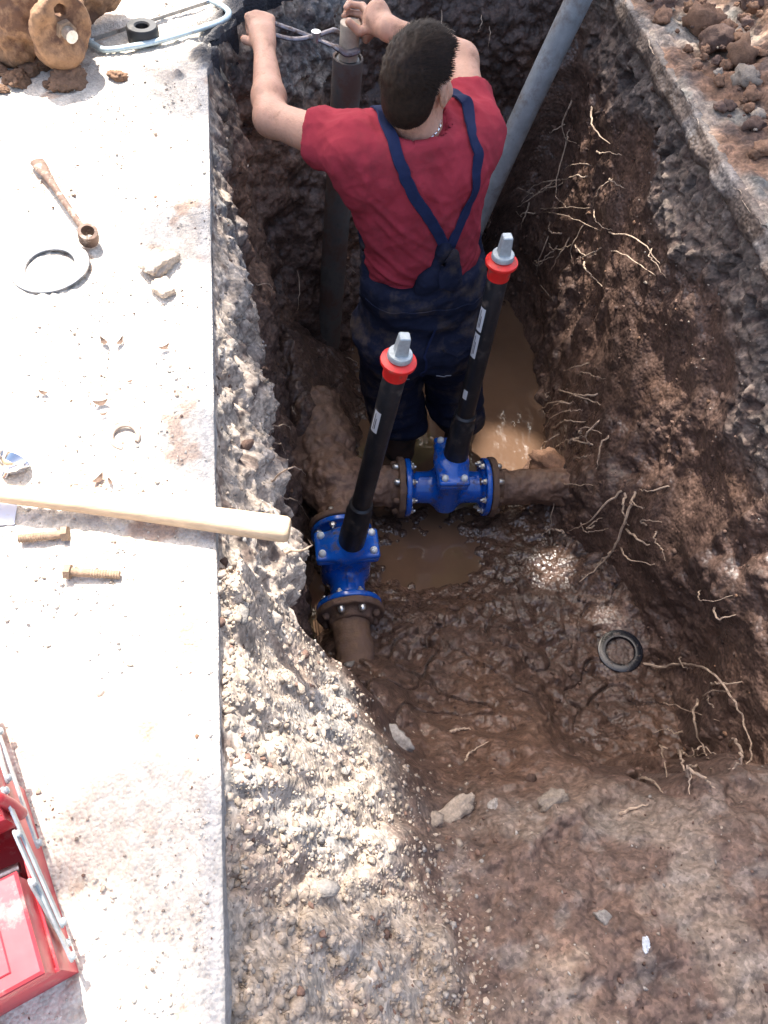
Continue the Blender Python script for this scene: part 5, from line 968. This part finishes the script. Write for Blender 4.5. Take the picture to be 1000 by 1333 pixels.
root_bunch('fine rootlets on the dark wall left of the upright grey pipe', [rp_((445, 460), (458, 475), (468, 486)), rp_((420, 322), (440, 335), (462, 355)), rp_((390, 350), (388, 380), (386, 405)), rp_((330, 372), (345, 378), (352, 385)), rp_((425, 290), (430, 300), (440, 310))], r=0.0024)
root_bunch('thin rootlets dangling on the dark end wall beyond the worker', [rp_((574, 8), (580, 28), (592, 42)), rp_((632, 10), (630, 28), (622, 40)), rp_((638, 30), (640, 50), (636, 68))], r=0.0026)
root_bunch('thin stick lying in the mud at the foot of the gravel slope', [[hit(606, 990, .005), hit(620, 978, .008), hit(637, 968, .006)], [hit(585, 955, .005), hit(600, 950, .007), hit(612, 952, .006)]], 'sticks in the mud', r=0.0045)
root_bunch('thin stick lying on the muddy ledge below the root tangle', [[hit(808, 1062, .004), hit(826, 1055, .006), hit(845, 1049, .004)], [hit(835, 1015, .002), hit(850, 1022, .012), hit(862, 1033, .004)]], 'sticks in the mud', r=0.0040)

# ================================================================== THE TREE THAT SHADES THE DIG
tree = empty('tree', (4.2, 5.2, 0.1), 'leafy tree beside the dig, its crown overhanging the trench', 'tree')
m = MB(); m.tube(curve([(4.2, 5.2, 0.0), (4.15, 5.15, 1.2), (3.9, 5.0, 3.8), (3.3, 4.8, 6.2)], 8), [0.20 - 0.004 * k for k in range(25)], 14)
for q in ([(3.9, 5.0, 3.8), (2.8, 5.2, 5.6), (1.4, 5.4, 6.8), (0.0, 5.2, 7.2)], [(3.5, 4.9, 5.4), (2.6, 4.6, 6.4), (1.2, 4.0, 7.0)], [(3.3, 4.8, 6.2), (2.2, 6.0, 7.2), (0.7, 7.0, 7.6)], [(3.6, 4.9, 4.8), (3.0, 4.2, 6.2), (1.6, 3.6, 7.0)]):
    pts = curve(q, 8); m.tube(pts, list(np.linspace(0.085, 0.015, len(pts))), 8)
m.build('trunk', m_bark, tree)
SPOTS = [(0.955, 1.865, 0.15, 0.15), (1.06, 1.66, 0.09, 0.06), (0.99, 1.27, 0.085, 0.075), (1.10, 1.02, 0.07, 0.06), (0.515, -0.43, 0.085, 0.06), (0.34, -0.43, 0.09, 0.07)]
SHADE = [(-0.14, 2.12, 0.13, 0.17), (-0.20, 1.52, 0.10, 0.13), (-0.15, 0.90, 0.06, 0.10), (-0.22, 0.22, 0.13, 0.11), (-0.10, 0.05, 0.06, 0.12), (-0.05, 0.16, 0.10, 0.10)]
nl = 32000; lx = RNG.uniform(-0.6, 4.2, nl); ly = RNG.uniform(-0.8, 4.6, nl); lz_ = RNG.uniform(6.0, 8.2, nl)      # aim points on the ground and leaf heights
zgr = np.where((lx > 1.25) | (lx < 0.35), 0.0, -1.30)
nz = fbm(np.stack([lx, ly, lx * 0], 1), 2.2, 3, off=140); edge = -0.045 + 0.03 * nz + (0.17 + 0.10 * nz) * smooth(1.15, 0.85, ly) * smooth(0.05, 0.35, ly)
keep = lx > edge
for (x, y, a, b) in SPOTS: keep &= ~((((lx - x) / a) ** 2 + ((ly - y) / b) ** 2) < 1.15)
for (x, y, a, b) in SHADE: keep |= ((((lx - x) / a) ** 2 + ((ly - y) / b) ** 2) < 0.8) & (RNG.random(nl) < 0.85) & (lx < 0.15)
rgt = (lx > 1.3) & (lx < 2.05); keep &= ~(rgt & (nz + 0.25 * RNG.random(nl) > 0.20)) ; keep |= (lx > 2.05) & (RNG.random(nl) < 0.55)
lx, ly, lz_, zgr = lx[keep], ly[keep], lz_[keep], zgr[keep]; h_ = (lz_ - zgr) / SUN[2]; LP = np.stack([lx + SUN[0] * h_, ly + SUN[1] * h_, lz_], 1); nL = len(LP)
nrm = RNG.normal(0, 0.55, (nL, 3)) + SUN; nrm /= np.linalg.norm(nrm, axis=1)[:, None]; t_ = np.cross(nrm, RNG.normal(0, 1, (nL, 3))); t_ /= np.linalg.norm(t_, axis=1)[:, None]; b_ = np.cross(nrm, t_); sz = RNG.uniform(0.045, 0.075, nL)[:, None]
VV = np.stack([LP - t_ * sz * 1.3, LP - b_ * sz * 0.62 + nrm * sz * 0.1, LP + t_ * sz * 1.3, LP + b_ * sz * 0.62 + nrm * sz * 0.1], 1).reshape(-1, 3)
tag(link('crown', mesh_np('crown', VV, np.arange(nL * 4).reshape(-1, 4)), m_leaf, tree, shade=False), kind='stuff')
